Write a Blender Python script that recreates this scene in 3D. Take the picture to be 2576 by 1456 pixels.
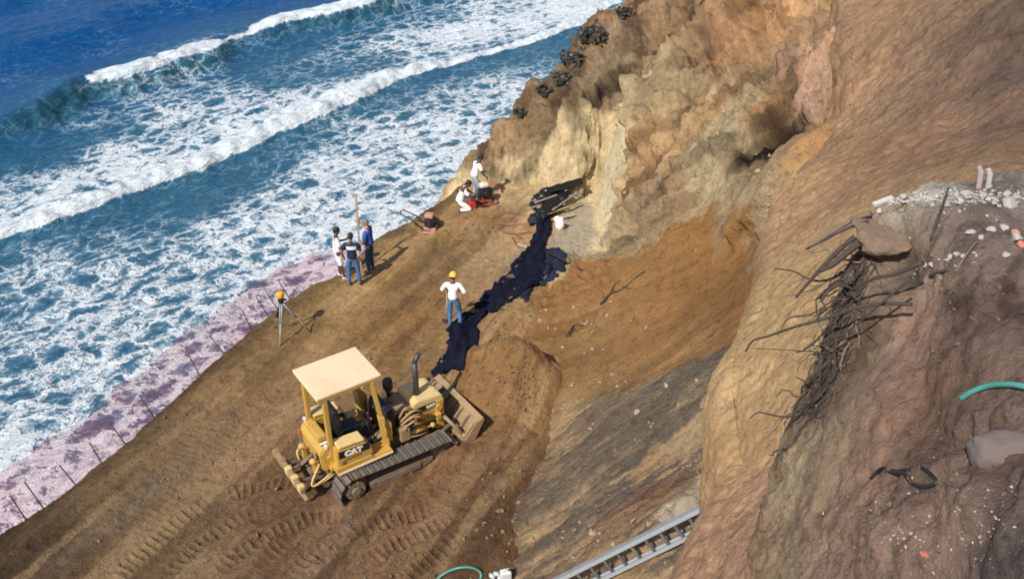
import bpy, bmesh, math, random
import numpy as np
from mathutils import Vector, Matrix, Euler
from mathutils.bvhtree import BVHTree

for o in list(bpy.data.objects):
    bpy.data.objects.remove(o)
scene = bpy.context.scene
COL = scene.collection
rnd = random.Random(7)

# ------------------------------------------------------------------ camera
CAM_H, PITCH, FOC, CX, CY = 15.5, math.radians(32.8), 2400.0, 1288.0, 728.0   # photo measured on a 2576 px wide copy
cd = bpy.data.cameras.new('camera')
cam = bpy.data.objects.new('camera', cd)
COL.objects.link(cam)
cam.location = (0, 0, CAM_H)
cam.rotation_euler = (math.pi / 2 - PITCH, 0, 0)
cd.sensor_width = 36.0
cd.lens = 36.0 * FOC / 2576.0
cd.clip_start = 0.1
cd.clip_end = 9000
scene.camera = cam

# ------------------------------------------------------------------ light
SUN_AZ, SUN_EL = math.radians(213), math.radians(45)
w = bpy.data.worlds.new('World')
scene.world = w
w.use_nodes = True
wn = w.node_tree.nodes
sky = wn.new('ShaderNodeTexSky')
sky.sky_type = 'NISHITA'
sky.sun_disc = False
sky.sun_elevation = SUN_EL
sky.sun_rotation = SUN_AZ
wn['Background'].inputs['Strength'].default_value = 0.105
w.node_tree.links.new(sky.outputs[0], wn['Background'].inputs['Color'])
sl = bpy.data.lights.new('sun', 'SUN')
sl.energy = 4.4
sl.angle = math.radians(0.6)
sl.color = (1.0, 0.95, 0.87)
so = bpy.data.objects.new('sun', sl)
COL.objects.link(so)
spos = Vector((math.sin(SUN_AZ) * math.cos(SUN_EL), math.cos(SUN_AZ) * math.cos(SUN_EL), math.sin(SUN_EL)))
so.rotation_euler = spos.to_track_quat('Z', 'Y').to_euler()
so.location = spos * 60

scene.view_settings.view_transform = 'Standard'
scene.view_settings.look = 'None'
scene.view_settings.exposure = 0.27
scene.view_settings.gamma = 1.0
scene.view_settings.use_curve_mapping = False
scene.render.engine = 'CYCLES'
scene.cycles.filter_width = 1.9

# ------------------------------------------------------------------ maths
def ray(u, v):
    a = (u - CX) / FOC
    b = -(v - CY) / FOC
    return np.array([a, math.cos(PITCH) + b * math.sin(PITCH), -math.sin(PITCH) + b * math.cos(PITCH)])

def atz(u, v, z=0.0):
    r = ray(u, v)
    return np.array([0, 0, CAM_H]) + r * ((z - CAM_H) / r[2])

def atd(u, v, d):                     # point on that line of sight d metres away over the ground
    r = ray(u, v)
    return np.array([0, 0, CAM_H]) + r * (d / math.hypot(r[0], r[1]))

NT = np.random.RandomState(3).rand(64 * 64 * 64).astype(np.float32)

def vn(x, y, z):
    x = np.asarray(x, np.float32); y = np.asarray(y, np.float32); z = np.asarray(z, np.float32)
    fx, fy, fz = np.floor(x), np.floor(y), np.floor(z)
    i, j, k = fx.astype(np.int32), fy.astype(np.int32), fz.astype(np.int32)
    x, y, z = x - fx, y - fy, z - fz
    x = x * x * (3 - 2 * x); y = y * y * (3 - 2 * y); z = z * z * (3 - 2 * z)
    i0, i1, j0, j1, k0, k1 = (i & 63) << 12, ((i + 1) & 63) << 12, (j & 63) << 6, ((j + 1) & 63) << 6, k & 63, (k + 1) & 63
    def L(a, b, t): return a + (b - a) * t
    c00 = L(NT[i0 | j0 | k0], NT[i1 | j0 | k0], x); c10 = L(NT[i0 | j1 | k0], NT[i1 | j1 | k0], x)
    c01 = L(NT[i0 | j0 | k1], NT[i1 | j0 | k1], x); c11 = L(NT[i0 | j1 | k1], NT[i1 | j1 | k1], x)
    return L(L(c00, c10, y), L(c01, c11, y), z)

def fbm(x, y, z, s=1.0, o=4, gain=0.5, seed=0.0):   # mean 0, about -1..1
    t = 0; a = 1.0; n = 0; f = 1.0 / s
    for q in range(o):
        t = t + a * (vn(x * f + seed + 13.1 * q, y * f + 7.7 * q + seed * .37, z * f + 3.3 * q) * 2 - 1)
        n += a; a *= gain; f *= 2.03
    return t / n * 1.5

def ridged(x, y, z, s=1.0, o=4, gain=0.5, seed=0.0):   # sharp crests, about -1..1
    t = 0; a = 1.0; n = 0; f = 1.0 / s
    for q in range(o):
        t = t + a * (1 - 2 * np.abs(vn(x * f + seed + 5.1 * q, y * f + 3.7 * q + seed * .61, z * f + 8.3 * q) * 2 - 1))
        n += a; a *= gain; f *= 2.07
    return t / n

def soften(c, k):                      # pull earth colours a little towards grey
    l = c @ np.array([.25, .6, .15])
    return l[..., None] * (1 - k) + c * k

def sstep(a, b, x):
    t = np.clip((x - a) / (b - a), 0, 1)
    return t * t * (3 - 2 * t)

class TPS:
    def __init__(s, pts, lam=0.02):
        P = np.array(pts, float); s.c = P[:, :2]; n = len(P)
        A = np.zeros((n + 3, n + 3))
        A[:n, :n] = s.k(np.linalg.norm(s.c[:, None] - s.c[None], axis=2)) + lam * np.eye(n)
        A[:n, n] = 1; A[:n, n + 1:] = s.c; A[n, :n] = 1; A[n + 1:, :n] = s.c.T
        s.w = np.linalg.solve(A, np.concatenate([P[:, 2], np.zeros(3)]))
    @staticmethod
    def k(r):
        return np.where(r > 1e-9, r * r * np.log(np.maximum(r, 1e-9)), 0)
    def __call__(s, x, y):
        x = np.asarray(x, float); y = np.asarray(y, float); n = len(s.c)
        o = s.w[n] + s.w[n + 1] * x + s.w[n + 2] * y
        for i in range(n):
            r2 = (x - s.c[i, 0]) ** 2 + (y - s.c[i, 1]) ** 2
            o = o + s.w[i] * 0.5 * r2 * np.log(np.maximum(r2, 1e-12))
        return o

def poly_dist(x, y, P):
    """distance to an open polyline, signed: + on its right-hand side; and arc length along it"""
    P = np.asarray(P, float)[:, :2]
    best = np.full(x.shape, 1e9); sg = np.ones(x.shape); arc = np.zeros(x.shape); L = 0
    for a, b in zip(P[:-1], P[1:]):
        d = b - a; l = math.hypot(*d)
        t = ((x - a[0]) * d[0] + (y - a[1]) * d[1]) / (l * l)
        tc = np.clip(t, 0, 1)
        dx, dy = x - a[0] - tc * d[0], y - a[1] - tc * d[1]
        q = np.hypot(dx, dy)
        m = q < best
        best = np.where(m, q, best)
        sg = np.where(m, np.where(d[1] * (x - a[0]) - d[0] * (y - a[1]) >= 0, 1, -1), sg)
        arc = np.where(m, L + tc * l, arc)
        L += l
    return best * sg, arc

def srgb(c):
    c = np.asarray(c, float) / 255.0
    return np.where(c <= 0.04045, c / 12.92, ((c + 0.055) / 1.055) ** 2.4)

def idw(X, Y, Z, pts, power=3.0):
    """blend of known soil colours by distance from the spots where they lie"""
    num = np.zeros(X.shape + (3,)); den = np.zeros(X.shape)
    for p, c in pts:
        d2 = (X - p[0]) ** 2 + (Y - p[1]) ** 2 + (Z - p[2]) ** 2 + 0.05
        wgt = d2 ** (-power / 2)
        num += wgt[..., None] * srgb(c); den += wgt
    return num / den[..., None]

# ------------------------------------------------------------------ materials
def new_mat(name):
    m = bpy.data.materials.new(name); m.use_nodes = True
    nt = m.node_tree
    return m, nt, nt.nodes['Principled BSDF']

def N(nt, typ, **kw):
    n = nt.nodes.new(typ)
    for k, v in kw.items():
        if k.startswith('i_'):
            n.inputs[k[2:]].default_value = v
        else:
            setattr(n, k, v)
    return n

def plain(name, col, rough=0.5, metal=0.0, var=0.15, scale=8.0, dust=0.0, bump=0.0, spec=0.5, dustcol=(0.30, 0.21, 0.12)):
    m, nt, b = new_mat(name)
    tc = N(nt, 'ShaderNodeTexCoord')
    n1 = N(nt, 'ShaderNodeTexNoise', i_Scale=scale, i_Detail=6.0, i_Roughness=0.65)
    nt.links.new(tc.outputs['Object'], n1.inputs['Vector'])
    mx = N(nt, 'ShaderNodeMixRGB', blend_type='MIX')
    c = np.array(col)
    mx.inputs[1].default_value = (*(c * (1 - var)), 1); mx.inputs[2].default_value = (*np.minimum(c * (1 + var), 1), 1)
    nt.links.new(n1.outputs['Fac'], mx.inputs[0])
    out = mx.outputs[0]
    if dust > 0:
        n2 = N(nt, 'ShaderNodeTexNoise', i_Scale=scale * 0.45, i_Detail=8.0, i_Roughness=0.7)
        nt.links.new(tc.outputs['Object'], n2.inputs['Vector'])
        rp = N(nt, 'ShaderNodeMapRange', i_2=0.66 - 0.35 * dust) if False else N(nt, 'ShaderNodeMapRange')
        rp.inputs['From Min'].default_value = 0.62 - 0.35 * dust; rp.inputs['From Max'].default_value = 0.80 - 0.25 * dust
        rp.inputs['To Max'].default_value = min(1, 0.4 + dust)
        nt.links.new(n2.outputs['Fac'], rp.inputs['Value'])
        m2 = N(nt, 'ShaderNodeMixRGB')
        m2.inputs[2].default_value = (*dustcol, 1)
        nt.links.new(rp.outputs[0], m2.inputs[0]); nt.links.new(out, m2.inputs[1])
        out = m2.outputs[0]
    nt.links.new(out, b.inputs['Base Color'])
    b.inputs['Roughness'].default_value = rough
    b.inputs['Metallic'].default_value = metal
    b.inputs['Specular IOR Level'].default_value = spec
    if bump > 0:
        bp = N(nt, 'ShaderNodeBump', i_Strength=bump, i_Distance=0.02)
        n3 = N(nt, 'ShaderNodeTexNoise', i_Scale=scale * 4, i_Detail=5.0)
        nt.links.new(tc.outputs['Object'], n3.inputs['Vector'])
        nt.links.new(n3.outputs['Fac'], bp.inputs['Height']); nt.links.new(bp.outputs[0], b.inputs['Normal'])
    return m

def soil_mat(name, s1=6.0, s2=40.0, var=0.35, bump=0.6, dist=0.06, rough=0.95):
    """earth: colour of each spot from the sheet's own colour layer; grain, crumbs and relief from noise"""
    m, nt, b = new_mat(name)
    at = N(nt, 'ShaderNodeAttribute', attribute_name='soil')
    tc = N(nt, 'ShaderNodeTexCoord')
    n0 = N(nt, 'ShaderNodeTexNoise', i_Scale=s1 * .32, i_Detail=10.0, i_Roughness=0.72, i_Distortion=.4)
    n1 = N(nt, 'ShaderNodeTexNoise', i_Scale=s1, i_Detail=8.0, i_Roughness=0.75)
    n2 = N(nt, 'ShaderNodeTexNoise', i_Scale=s2, i_Detail=4.0, i_Roughness=0.75)
    vo = N(nt, 'ShaderNodeTexVoronoi', i_Scale=s2 * .55)
    for n in (n0, n1, n2, vo): nt.links.new(tc.outputs['Object'], n.inputs['Vector'])
    ad = N(nt, 'ShaderNodeMath', operation='ADD'); nt.links.new(n1.outputs['Fac'], ad.inputs[0]); nt.links.new(n2.outputs['Fac'], ad.inputs[1])
    a2 = N(nt, 'ShaderNodeMath', operation='ADD'); nt.links.new(ad.outputs[0], a2.inputs[0]); nt.links.new(n0.outputs['Fac'], a2.inputs[1])
    mr = N(nt, 'ShaderNodeMapRange')
    mr.inputs['From Min'].default_value = 1.12; mr.inputs['From Max'].default_value = 1.88
    mr.inputs['To Min'].default_value = 1 - var; mr.inputs['To Max'].default_value = 1 + var
    nt.links.new(a2.outputs[0], mr.inputs['Value'])
    # scattered dark crumbs and pale grit
    dk = N(nt, 'ShaderNodeMapRange'); dk.inputs['From Min'].default_value = .36; dk.inputs['From Max'].default_value = .44
    dk.inputs['To Min'].default_value = .62; dk.inputs['To Max'].default_value = 1.0
    nt.links.new(n1.outputs['Fac'], dk.inputs['Value'])
    lt = N(nt, 'ShaderNodeMapRange'); lt.inputs['From Min'].default_value = .62; lt.inputs['From Max'].default_value = .72
    lt.inputs['To Min'].default_value = 1.0; lt.inputs['To Max'].default_value = 1.28
    nt.links.new(n2.outputs['Fac'], lt.inputs['Value'])
    k1 = N(nt, 'ShaderNodeMath', operation='MULTIPLY'); nt.links.new(mr.outputs[0], k1.inputs[0]); nt.links.new(dk.outputs[0], k1.inputs[1])
    k2 = N(nt, 'ShaderNodeMath', operation='MULTIPLY'); nt.links.new(k1.outputs[0], k2.inputs[0]); nt.links.new(lt.outputs[0], k2.inputs[1])
    vm = N(nt, 'ShaderNodeVectorMath', operation='SCALE')
    nt.links.new(at.outputs['Color'], vm.inputs[0]); nt.links.new(k2.outputs[0], vm.inputs['Scale'])
    nt.links.new(vm.outputs[0], b.inputs['Base Color'])
    b.inputs['Roughness'].default_value = rough
    b.inputs['Specular IOR Level'].default_value = 0.12
    hv = N(nt, 'ShaderNodeMath', operation='MULTIPLY_ADD'); hv.inputs[1].default_value = -.35
    nt.links.new(vo.outputs['Distance'], hv.inputs[0]); nt.links.new(a2.outputs[0], hv.inputs[2])
    bp = N(nt, 'ShaderNodeBump', i_Strength=bump, i_Distance=dist)
    nt.links.new(hv.outputs[0], bp.inputs['Height']); nt.links.new(bp.outputs[0], b.inputs['Normal'])
    return m

# ------------------------------------------------------------------ object helpers
def tag(o, label=None, cat=None, group=None, kind=None):
    if label: o['label'] = label
    if cat: o['category'] = cat
    if group: o['group'] = group
    if kind: o['kind'] = kind
    return o

def empty(name, loc=(0, 0, 0), rz=0.0):
    o = bpy.data.objects.new(name, None); COL.objects.link(o)
    o.location = loc; o.rotation_euler = (0, 0, rz); o.empty_display_size = 0.2
    return o

def link(name, me, mats, parent=None, smooth=False):
    o = bpy.data.objects.new(name, me); COL.objects.link(o)
    for m in (mats if isinstance(mats, (list, tuple)) else [mats]):
        if m.name not in [x.name for x in me.materials if x]: me.materials.append(m)
    if parent: o.parent = parent
    if smooth:
        me.polygons.foreach_set('use_smooth', [True] * len(me.polygons))
    return o

def obj(name, bm, mat, parent=None, smooth=False):
    me = bpy.data.meshes.new(name); bm.to_mesh(me); bm.free()
    return link(name, me, mat, parent, smooth)

def grid_mesh(name, P, mat, color=None, smooth=True, attrs=None):
    """P: (n,m,3) points -> one sheet"""
    n, m_ = P.shape[:2]
    me = bpy.data.meshes.new(name)
    me.vertices.add(n * m_); me.vertices.foreach_set('co', P.reshape(-1).astype(np.float32))
    idx = np.arange(n * m_, dtype=np.int32).reshape(n, m_)
    q = np.stack([idx[:-1, :-1], idx[1:, :-1], idx[1:, 1:], idx[:-1, 1:]], -1).reshape(-1, 4)
    me.loops.add(q.size); me.loops.foreach_set('vertex_index', q.reshape(-1))
    me.polygons.add(len(q)); me.polygons.foreach_set('loop_start', np.arange(0, q.size, 4, dtype=np.int32))
    me.update(calc_edges=True)
    me.polygons.foreach_set('use_smooth', np.ones(len(q), bool))
    if color is not None:
        a = me.color_attributes.new('soil', 'FLOAT_COLOR', 'POINT')
        c = np.ones((n * m_, 4), np.float32); c[:, :3] = np.clip(color.reshape(-1, 3), 0.003, 0.95)
        a.data.foreach_set('color', c.reshape(-1))
    for k, v in (attrs or {}).items():
        a = me.attributes.new(k, 'FLOAT', 'POINT'); a.data.foreach_set('value', v.reshape(-1).astype(np.float32))
    me.validate()
    o = bpy.data.objects.new(name, me); COL.objects.link(o); me.materials.append(mat)
    return o

def normals(P):
    du = np.gradient(P, axis=0); dv = np.gradient(P, axis=1)
    n = np.cross(du, dv); n /= np.linalg.norm(n, axis=2, keepdims=True) + 1e-9
    return n

BV = {}
def make_bvh(key, P, st=2):
    Q = P[::st, ::st]; n, m_ = Q.shape[:2]
    idx = np.arange(n * m_).reshape(n, m_)
    f = np.stack([idx[:-1, :-1], idx[1:, :-1], idx[1:, 1:], idx[:-1, 1:]], -1).reshape(-1, 4)
    BV[key] = BVHTree.FromPolygons(Q.reshape(-1, 3).tolist(), f.tolist())

def hit(u, v, keys=None):
    """where the sight line of a photo point meets the built ground"""
    r = Vector(ray(u, v)).normalized(); o = Vector((0, 0, CAM_H)); best = None
    for k in (keys or BV):
        p, n, i, d = BV[k].ray_cast(o, r)
        if p is not None and (best is None or d < best[2]):
            best = (p, n if n.dot(r) < 0 else -n, d)
    if best is None:
        q = atz(u, v, 0); return Vector(q), Vector((0, 0, 1)), 1.0
    return best

def down(x, y, keys=None):
    best = None
    for k in (keys or BV):
        p, n, i, d = BV[k].ray_cast(Vector((x, y, 40)), Vector((0, 0, -1)))
        if p is not None and (best is None or p.z > best): best = p.z
    return 0.0 if best is None else best

# ================================================================== SETTING
SEA_Z = -9.0
# ---- shoreline edge of the graded terrace (its brink), inland on the right-hand side
EDGE_PX = [(-420, 1640), (-200, 1482), (0, 1340), (80, 1288), (150, 1240), (320, 1110), (420, 1010), (540, 900), (600, 848), (700, 770), (760, 727), (840, 685), (940, 600), (1060, 530), (1130, 490)]
EDGE = [atz(u, v, 0)[:2] for u, v in EDGE_PX] + [np.array(q) for q in [(-1.3, 32.6), (-0.3, 35.0), (1.8, 38.5), (6, 45), (14, 60)]]
EDGE = np.array(EDGE)
RIDGE_PX = [(1170, 455, 31.6), (1200, 390, 32.3), (1250, 335, 32.9), (1300, 290, 33.5), (1350, 243, 34.2), (1400, 200, 35.0), (1440, 140, 36), (1480, 90, 37), (1530, 45, 38.5), (1590, 0, 40), (1650, -60, 42)]
RIDGE = np.array([atd(*q) for q in RIDGE_PX])

# sandy spur (near right) brink and its points
SB_PX = [(1640, 1640, 6.6), (1720, 1456, 7.5), (1790, 1310, 8.4), (1835, 1230, 9.1), (1868, 1160, 9.7), (1858, 1080, 10.3), (1850, 1000, 11.0), (1856, 900, 11.9), (1885, 840, 12.7), (1915, 760, 13.6), (1950, 640, 15.4), (1975, 540, 17.0), (2010, 440, 18.9), (2090, 360, 20.5), (2150, 250, 22.5), (2140, 110, 25.0), (2140, 0, 27.4), (2150, -120, 30.5)]
SB = np.array([atd(*q) for q in SB_PX])
SB_IN = [(2300, 300, 18.5), (2576, 0, 21), (2350, 0, 24), (2050, 700, 12.5), (2000, 1000, 9.8), (1950, 1300, 7.2), (2500, 300, 17), (2200, 500, 15.2), (2700, -150, 24), (2400, -120, 27.5), (2750, 300, 16), (2300, 700, 11.3), (2500, 600, 12.2), (2200, 1100, 8.3), (2200, 1500, 5.6), (2000, 1640, 5.4), (2900, 700, 11)]
# soil bank (nearest, right)
SA_PX = [(2900, 330, 10.2), (2720, 405, 9.3), (2576, 440, 8.9), (2440, 462, 8.55), (2300, 478, 8.3), (2210, 520, 8.1), (2165, 580, 7.95), (2150, 660, 7.8), (2110, 760, 7.65), (2075, 860, 7.5), (2020, 980, 7.3), (1975, 1080, 7.1), (1930, 1200, 6.8), (1905, 1320, 6.45), (1890, 1456, 6.1), (1870, 1640, 5.5)]
SA = np.array([atd(*q) for q in SA_PX])
SA_IN = [(2300, 560, 7.9), (2400, 700, 7.2), (2576, 700, 7.0), (2220, 760, 7.35), (2200, 950, 6.75), (2300, 1000, 6.2), (2576, 1000, 5.6), (2100, 1200, 6.1), (2300, 1300, 5.0), (2576, 1400, 4.4), (2100, 1456, 5.1), (2700, 700, 7.1), (2900, 1000, 5.6), (2900, 600, 8), (2300, 1640, 4.2), (2700, 1640, 3.7), (2000, 1300, 6.2)]

CL_PX = [  # cliff and gully face: photo point and ground distance
    (1800, 0, 35), (1700, 90, 33.2), (1800, 200, 29.5), (1650, 200, 31.5), (1560, 300, 29.6), (1430, 330, 31.3), (1330, 370, 31.9), (2000, 0, 32), (2130, 0, 30), (2330, 0, 28), (2576, 0, 26), (2000, 180, 27.5), (2100, 350, 23.2), (1950, 250, 26.3), (1900, 380, 24.6),
    (1860, 500, 22.5), (1750, 420, 25), (1650, 470, 26.2), (1565, 560, 27.0), (1620, 400, 27.6), (1450, 440, 30.4), (1530, 460, 29.2), (1540, 640, 25.2), (1360, 470, 30.8), (1250, 440, 31.2),
    (1700, 600, 22.6), (1600, 760, 20.5), (1760, 760, 19.4), (1860, 700, 19.0), (1450, 850, 20.8), (1600, 1000, 16.6), (1720, 900, 17.4), (1840, 900, 16.3), (1840, 1100, 14.0), (1600, 1370, 11.7), (1800, 1250, 12.4), (1450, 1150, 15.6), (1430, 1000, 18.2), (1330, 1170, 16.7), (1300, 1440, 13.2), (1400, 1456, 12.1), (1700, 1150, 14.0), (1560, 1200, 14.1), (1400, 1300, 14.1),
    (1470, 690, 24.3), (1300, 760, 23.2), (1200, 960, 19.55), (1220, 1200, 16.3), (1900, 600, 20.4), (1970, 480, 20.6)]
CLP = [atd(*q) for q in CL_PX] + list(RIDGE) + [atz(u, v, -.45) for u, v in [(1440, 560), (1480, 555), (1500, 600), (1470, 645), (1430, 610), (1420, 520), (1500, 520)]]
CLP += [np.array(q) for q in [(-1, 27, -1.4), (-.2, 25.3, -1.0), (-.6, 29, -1.1), (.6, 28.6, -.7), (.9, 26.4, -.7), (.4, 26.0, -.7), (-3, 12, -1.5), (-4, 16, -1.6), (-4, 22, -1.5), (-3.2, 27, -1.2), (0, 9, 0.5), (2.2, 6.5, 3.0), (5, 10, 4.2), (4.5, 14, 4.6), (8, 16, 6.0), (12, 20, 7.5), (14, 28, 8.4), (12, 40, 7.0), (20, 34, 9), (9, 6, 6), (6, 50, 3.5), (14, 55, 6)]]
cliff_f = TPS(CLP, 0.03)
edge_far = np.vstack([[(-1.9, 30.3)], RIDGE[:, :2], [(15, 62)]])

def cliff_z(x, y):
    z = cliff_f(x, y)
    d, _ = poly_dist(x, y, edge_far)                  # right-hand side of the ridge line = land
    off = np.maximum(-d, 0) * (y > 29)
    return z - off * 1.5 - off ** 2 * 0.3

def terrace_z(x, y):
    d, _ = poly_dist(x, y, EDGE)
    z = np.zeros_like(x)
    for (u, v, h, sx, sy) in [(1250, 945, 1.2, 1.2, 0.85), (1330, 965, 0.5, 0.9, 0.9), (1340, 990, 0.25, 0.9, 0.9), (1180, 985, 0.30, 0.7, 0.5), (1260, 830, 0.28, 0.45, 0.9), (1320, 790, 0.35, 0.6, 1.2), (1260, 1130, 0.22, 0.8, 1.2), (1230, 1330, 0.25, 0.7, 1.2), (1230, 870, 0.22, 0.25, 0.7), (1180, 560, 0.25, 0.9, 0.5), (1150, 1140, .25, .4, .5)]:
        p = atz(u, v, h * .5)
        z = z + h * np.exp(-((x - p[0]) / sx) ** 2 - ((y - p[1]) / sy) ** 2)
    z = z - 0.10 * np.exp(-(np.maximum(d, 0) / 0.5) ** 2)
    off = np.maximum(-d, 0)
    return z - np.minimum(off * 2.6 + off ** 2 * .4, 11.0), d

def march(f, u, v):
    r = ray(u, v); k = np.linspace(3, 75, 1500)
    X, Y, Z = r[0] * k, r[1] * k, CAM_H + r[2] * k
    dz = Z - f(X, Y)
    i = np.argmax(dz < 0) if (dz < 0).any() else len(k) - 1
    return np.array([X[i], Y[i], Z[i]])

def polar(a0, a1, na, r0, r1, nr):
    A = np.radians(np.linspace(a0, a1, na)); R = np.exp(np.linspace(math.log(r0), math.log(r1), nr))
    return np.sin(A)[:, None] * R[None], np.cos(A)[:, None] * R[None]

# ---- sea ---------------------------------------------------------
def sea_sheet():
    R = np.concatenate([np.exp(np.linspace(math.log(21), math.log(125), 640)), np.exp(np.linspace(math.log(128), math.log(6000), 60))])
    A = np.radians(np.linspace(-58, 44, 760))
    X = np.sin(A)[:, None] * R[None]; Y = np.cos(A)[:, None] * R[None]
    az = math.radians(39.6)
    e = X * math.sin(az) + Y * math.cos(az)           # along the crests
    o = -X * math.cos(az) + Y * math.sin(az)          # offshore
    def front(px):
        q = [atz(u, v, SEA_Z) for u, v in px]
        E_ = np.array([p[0] * math.sin(az) + p[1] * math.cos(az) for p in q]); O_ = np.array([-p[0] * math.cos(az) + p[1] * math.sin(az) for p in q])
        s = np.argsort(E_); return np.interp(e, E_[s], O_[s])
    wob = fbm(X, Y, 0 * X, 5.0, 3, seed=2) * 0.5 + fbm(X, Y, 0 * X, 1.1, 3, seed=9) * 0.28
    l2 = front([(-300, 745), (0, 622), (100, 588), (250, 532), (400, 473), (520, 440), (600, 400), (700, 347), (830, 292), (940, 247), (1000, 213), (1085, 187), (1200, 152), (1310, 120), (1440, 75), (1500, 45), (1570, 5), (1640, -40)])
    l1 = front([(-300, 470), (-100, 385), (0, 345), (130, 297), (240, 252), (300, 246), (400, 217), (450, 190), (545, 162), (600, 125), (650, 106), (720, 84), (840, 71), (960, 42), (1020, 14), (1150, -25), (1300, -80)])
    d2 = o - l2 + wob * 0.8; d1 = o - l1 + wob * 1.1
    # how thick the two white fronts are, along the crest
    def along(px, val):
        q = [atz(u, v, SEA_Z) for u, v in px]
        E_ = np.array([p[0] * math.sin(az) + p[1] * math.cos(az) for p in q]); s = np.argsort(E_)
        return np.interp(e, E_[s], np.array(val)[s])
    w2 = along([(0, 622), (250, 532), (520, 440), (700, 347), (940, 247), (1000, 213), (1085, 187), (1150, 165), (1310, 120), (1440, 75), (1570, 5)], [3.2, 3.6, 3.6, 4.6, 4.8, 4.0, 2.6, 1.1, 1.1, 1.6, 1.6])
    w1 = along([(-100, 385), (225, 262), (250, 250), (300, 246), (400, 217), (470, 185), (545, 162), (562, 145), (575, 135), (640, 110), (655, 104), (720, 84), (735, 86), (840, 71), (960, 42), (1012, 16), (1030, 10), (1100, -10)], [0, 0, .9, 2.8, 3.8, 2.3, 3.2, 1.6, .7, .7, 1.6, 2.4, 2.9, 4.4, 5.2, 4.0, .8, 0])
    w1 = w1 * (1 + .45 * fbm(e * .5, e * .23, 0 * e, 1.6, 3, seed=77))
    dens_pts = [(0, 100, 0), (400, 60, 0), (800, 20, 0), (1050, -10, 0), (200, 200, 0), (600, 60, 0), (60, 300, 0), (0, 400, .06), (100, 400, .12), (60, 470, .35), (200, 350, .1), (300, 300, .38), (430, 290, .60), (300, 380, .66), (150, 480, .66), (100, 540, .75), (600, 260, .6), (800, 240, .62), (950, 205, .55), (600, 320, .72), (350, 440, .75), (800, 290, .85),
                (640, 160, .14), (760, 130, .15), (700, 200, .22), (850, 170, .18), (500, 220, .4), (900, 60, .22), (1100, 30, .38), (1000, 110, .60), (1150, 90, .74), (1300, 60, .82), (1450, 20, .90), (1200, 20, .60), (1060, 150, .5), (950, 150, .36), (860, 140, .45),
                (350, 545, .12), (480, 520, .06), (600, 460, .2), (700, 410, .36), (820, 350, .40), (250, 590, .30), (1000, 260, .42), (1150, 190, .28), (1300, 150, .26), (1450, 110, .2), (1100, 240, .5), (1250, 200, .44), (1350, 180, .42),
                (100, 660, .42), (100, 800, .44), (60, 950, .46), (300, 700, .46), (300, 850, .42), (200, 1000, .50), (500, 640, .56), (600, 560, .54), (500, 780, .52), (700, 600, .62), (700, 500, .52), (850, 430, .62), (900, 560, .62), (1000, 450, .62), (1000, 340, .60), (1150, 330, .64), (1200, 270, .62), (1300, 230, .62), (1150, 410, .62), (1050, 520, .66), (700, 680, .62), (600, 740, .6), (420, 900, .52), (40, 1120, .64), (300, 1020, .6), (0, 1280, .66), (200, 1150, .62), (500, 900, .60), (760, 680, .7)]
    num = 0; den = 0
    lr = np.log(np.hypot(X, Y)); ta = np.arctan2(X, Y)
    for u, v, c in dens_pts:
        q = atz(u, v, SEA_Z)
        dd = ((lr - math.log(math.hypot(q[0], q[1]))) * 1.0) ** 2 + ((ta - math.atan2(q[0], q[1])) * 1.0) ** 2 + 2e-4
        wt = dd ** -1.6; num = num + wt * c; den = den + wt
    dens = num / den
    far = sstep(105, 150, np.hypot(X, Y)); dens = dens * (1 - far)
    dens = dens * 1.04 + 0.10 * fbm(X, Y, 0 * X, 4.0, 3, seed=5) * (dens > .02)
    # second front: sharp toe, foam behind; clear water just ahead of it
    ahead = np.clip(-d2, 0, 99)
    dens = np.where((d2 < 0) & (ahead < 3.0) & (w2 > 0.8), dens * (0.35 + 0.65 * ahead / 3.0), dens)
    b2 = sstep(-0.05, 0.15, d2) * (1 - sstep(0.5, 1.0, d2 / np.maximum(w2, .3)))
    b1 = sstep(-0.1, 0.3, d1) * (1 - sstep(0.55, 1.0, d1 / np.maximum(w1 + wob, .3))) * sstep(.25, .7, w1)
    dens = np.clip(np.maximum(dens, np.maximum(b2, b1) * 1.25), 0, 1.25)
    # relief
    z = SEA_Z + 0.12 * fbm(e * .35, o, 0 * X, 2.2, 4, seed=1) * (1 - 0.6 * far) + 0.03 * fbm(X, Y, 0 * X, .5, 2, seed=3)
    z = z + 0.85 * np.exp(-((d2 - 0.9) / 1.0) ** 2) * np.clip(w2 / 3, .25, 1) * (d2 > -3) * (0.8 + .4 * wob)
    lip = along([(-300, 470), (0, 345), (200, 265), (300, 246), (560, 150), (620, 115), (720, 84), (960, 42), (1050, 5), (1200, -40)], [.5, 1.1, 1.7, 1.5, 1.3, .9, 1.2, 1.6, .9, .4])
    prof = np.where(d1 < 0.6, np.exp(-((d1 - 0.6) / 1.15) ** 2), np.exp(-((d1 - 0.6) / 4.2) ** 2))
    z = z + lip * prof * (1 + .25 * wob)
    z = z + 0.35 * np.sin((o - l1) * 0.42 + wob) * sstep(4, 12, d1) * (1 - far)
    z = z + np.clip(b2 + b1, 0, 1) * 0.22 * fbm(X, Y, 0 * X, 0.9, 3, seed=6)
    face = np.exp(-((d1 + 0.4) / .7) ** 2) * np.clip(lip - .7, 0, .8)      # thin green water in the steep faces
    deep = sstep(-9, 12, d1)
    m, nt, b = new_mat('sea_water')
    tc = N(nt, 'ShaderNodeTexCoord')
    mp = N(nt, 'ShaderNodeMapping'); mp.inputs['Rotation'].default_value = (0, 0, math.radians(-(90 - 39.6)))
    nt.links.new(tc.outputs['Object'], mp.inputs['Vector'])
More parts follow.
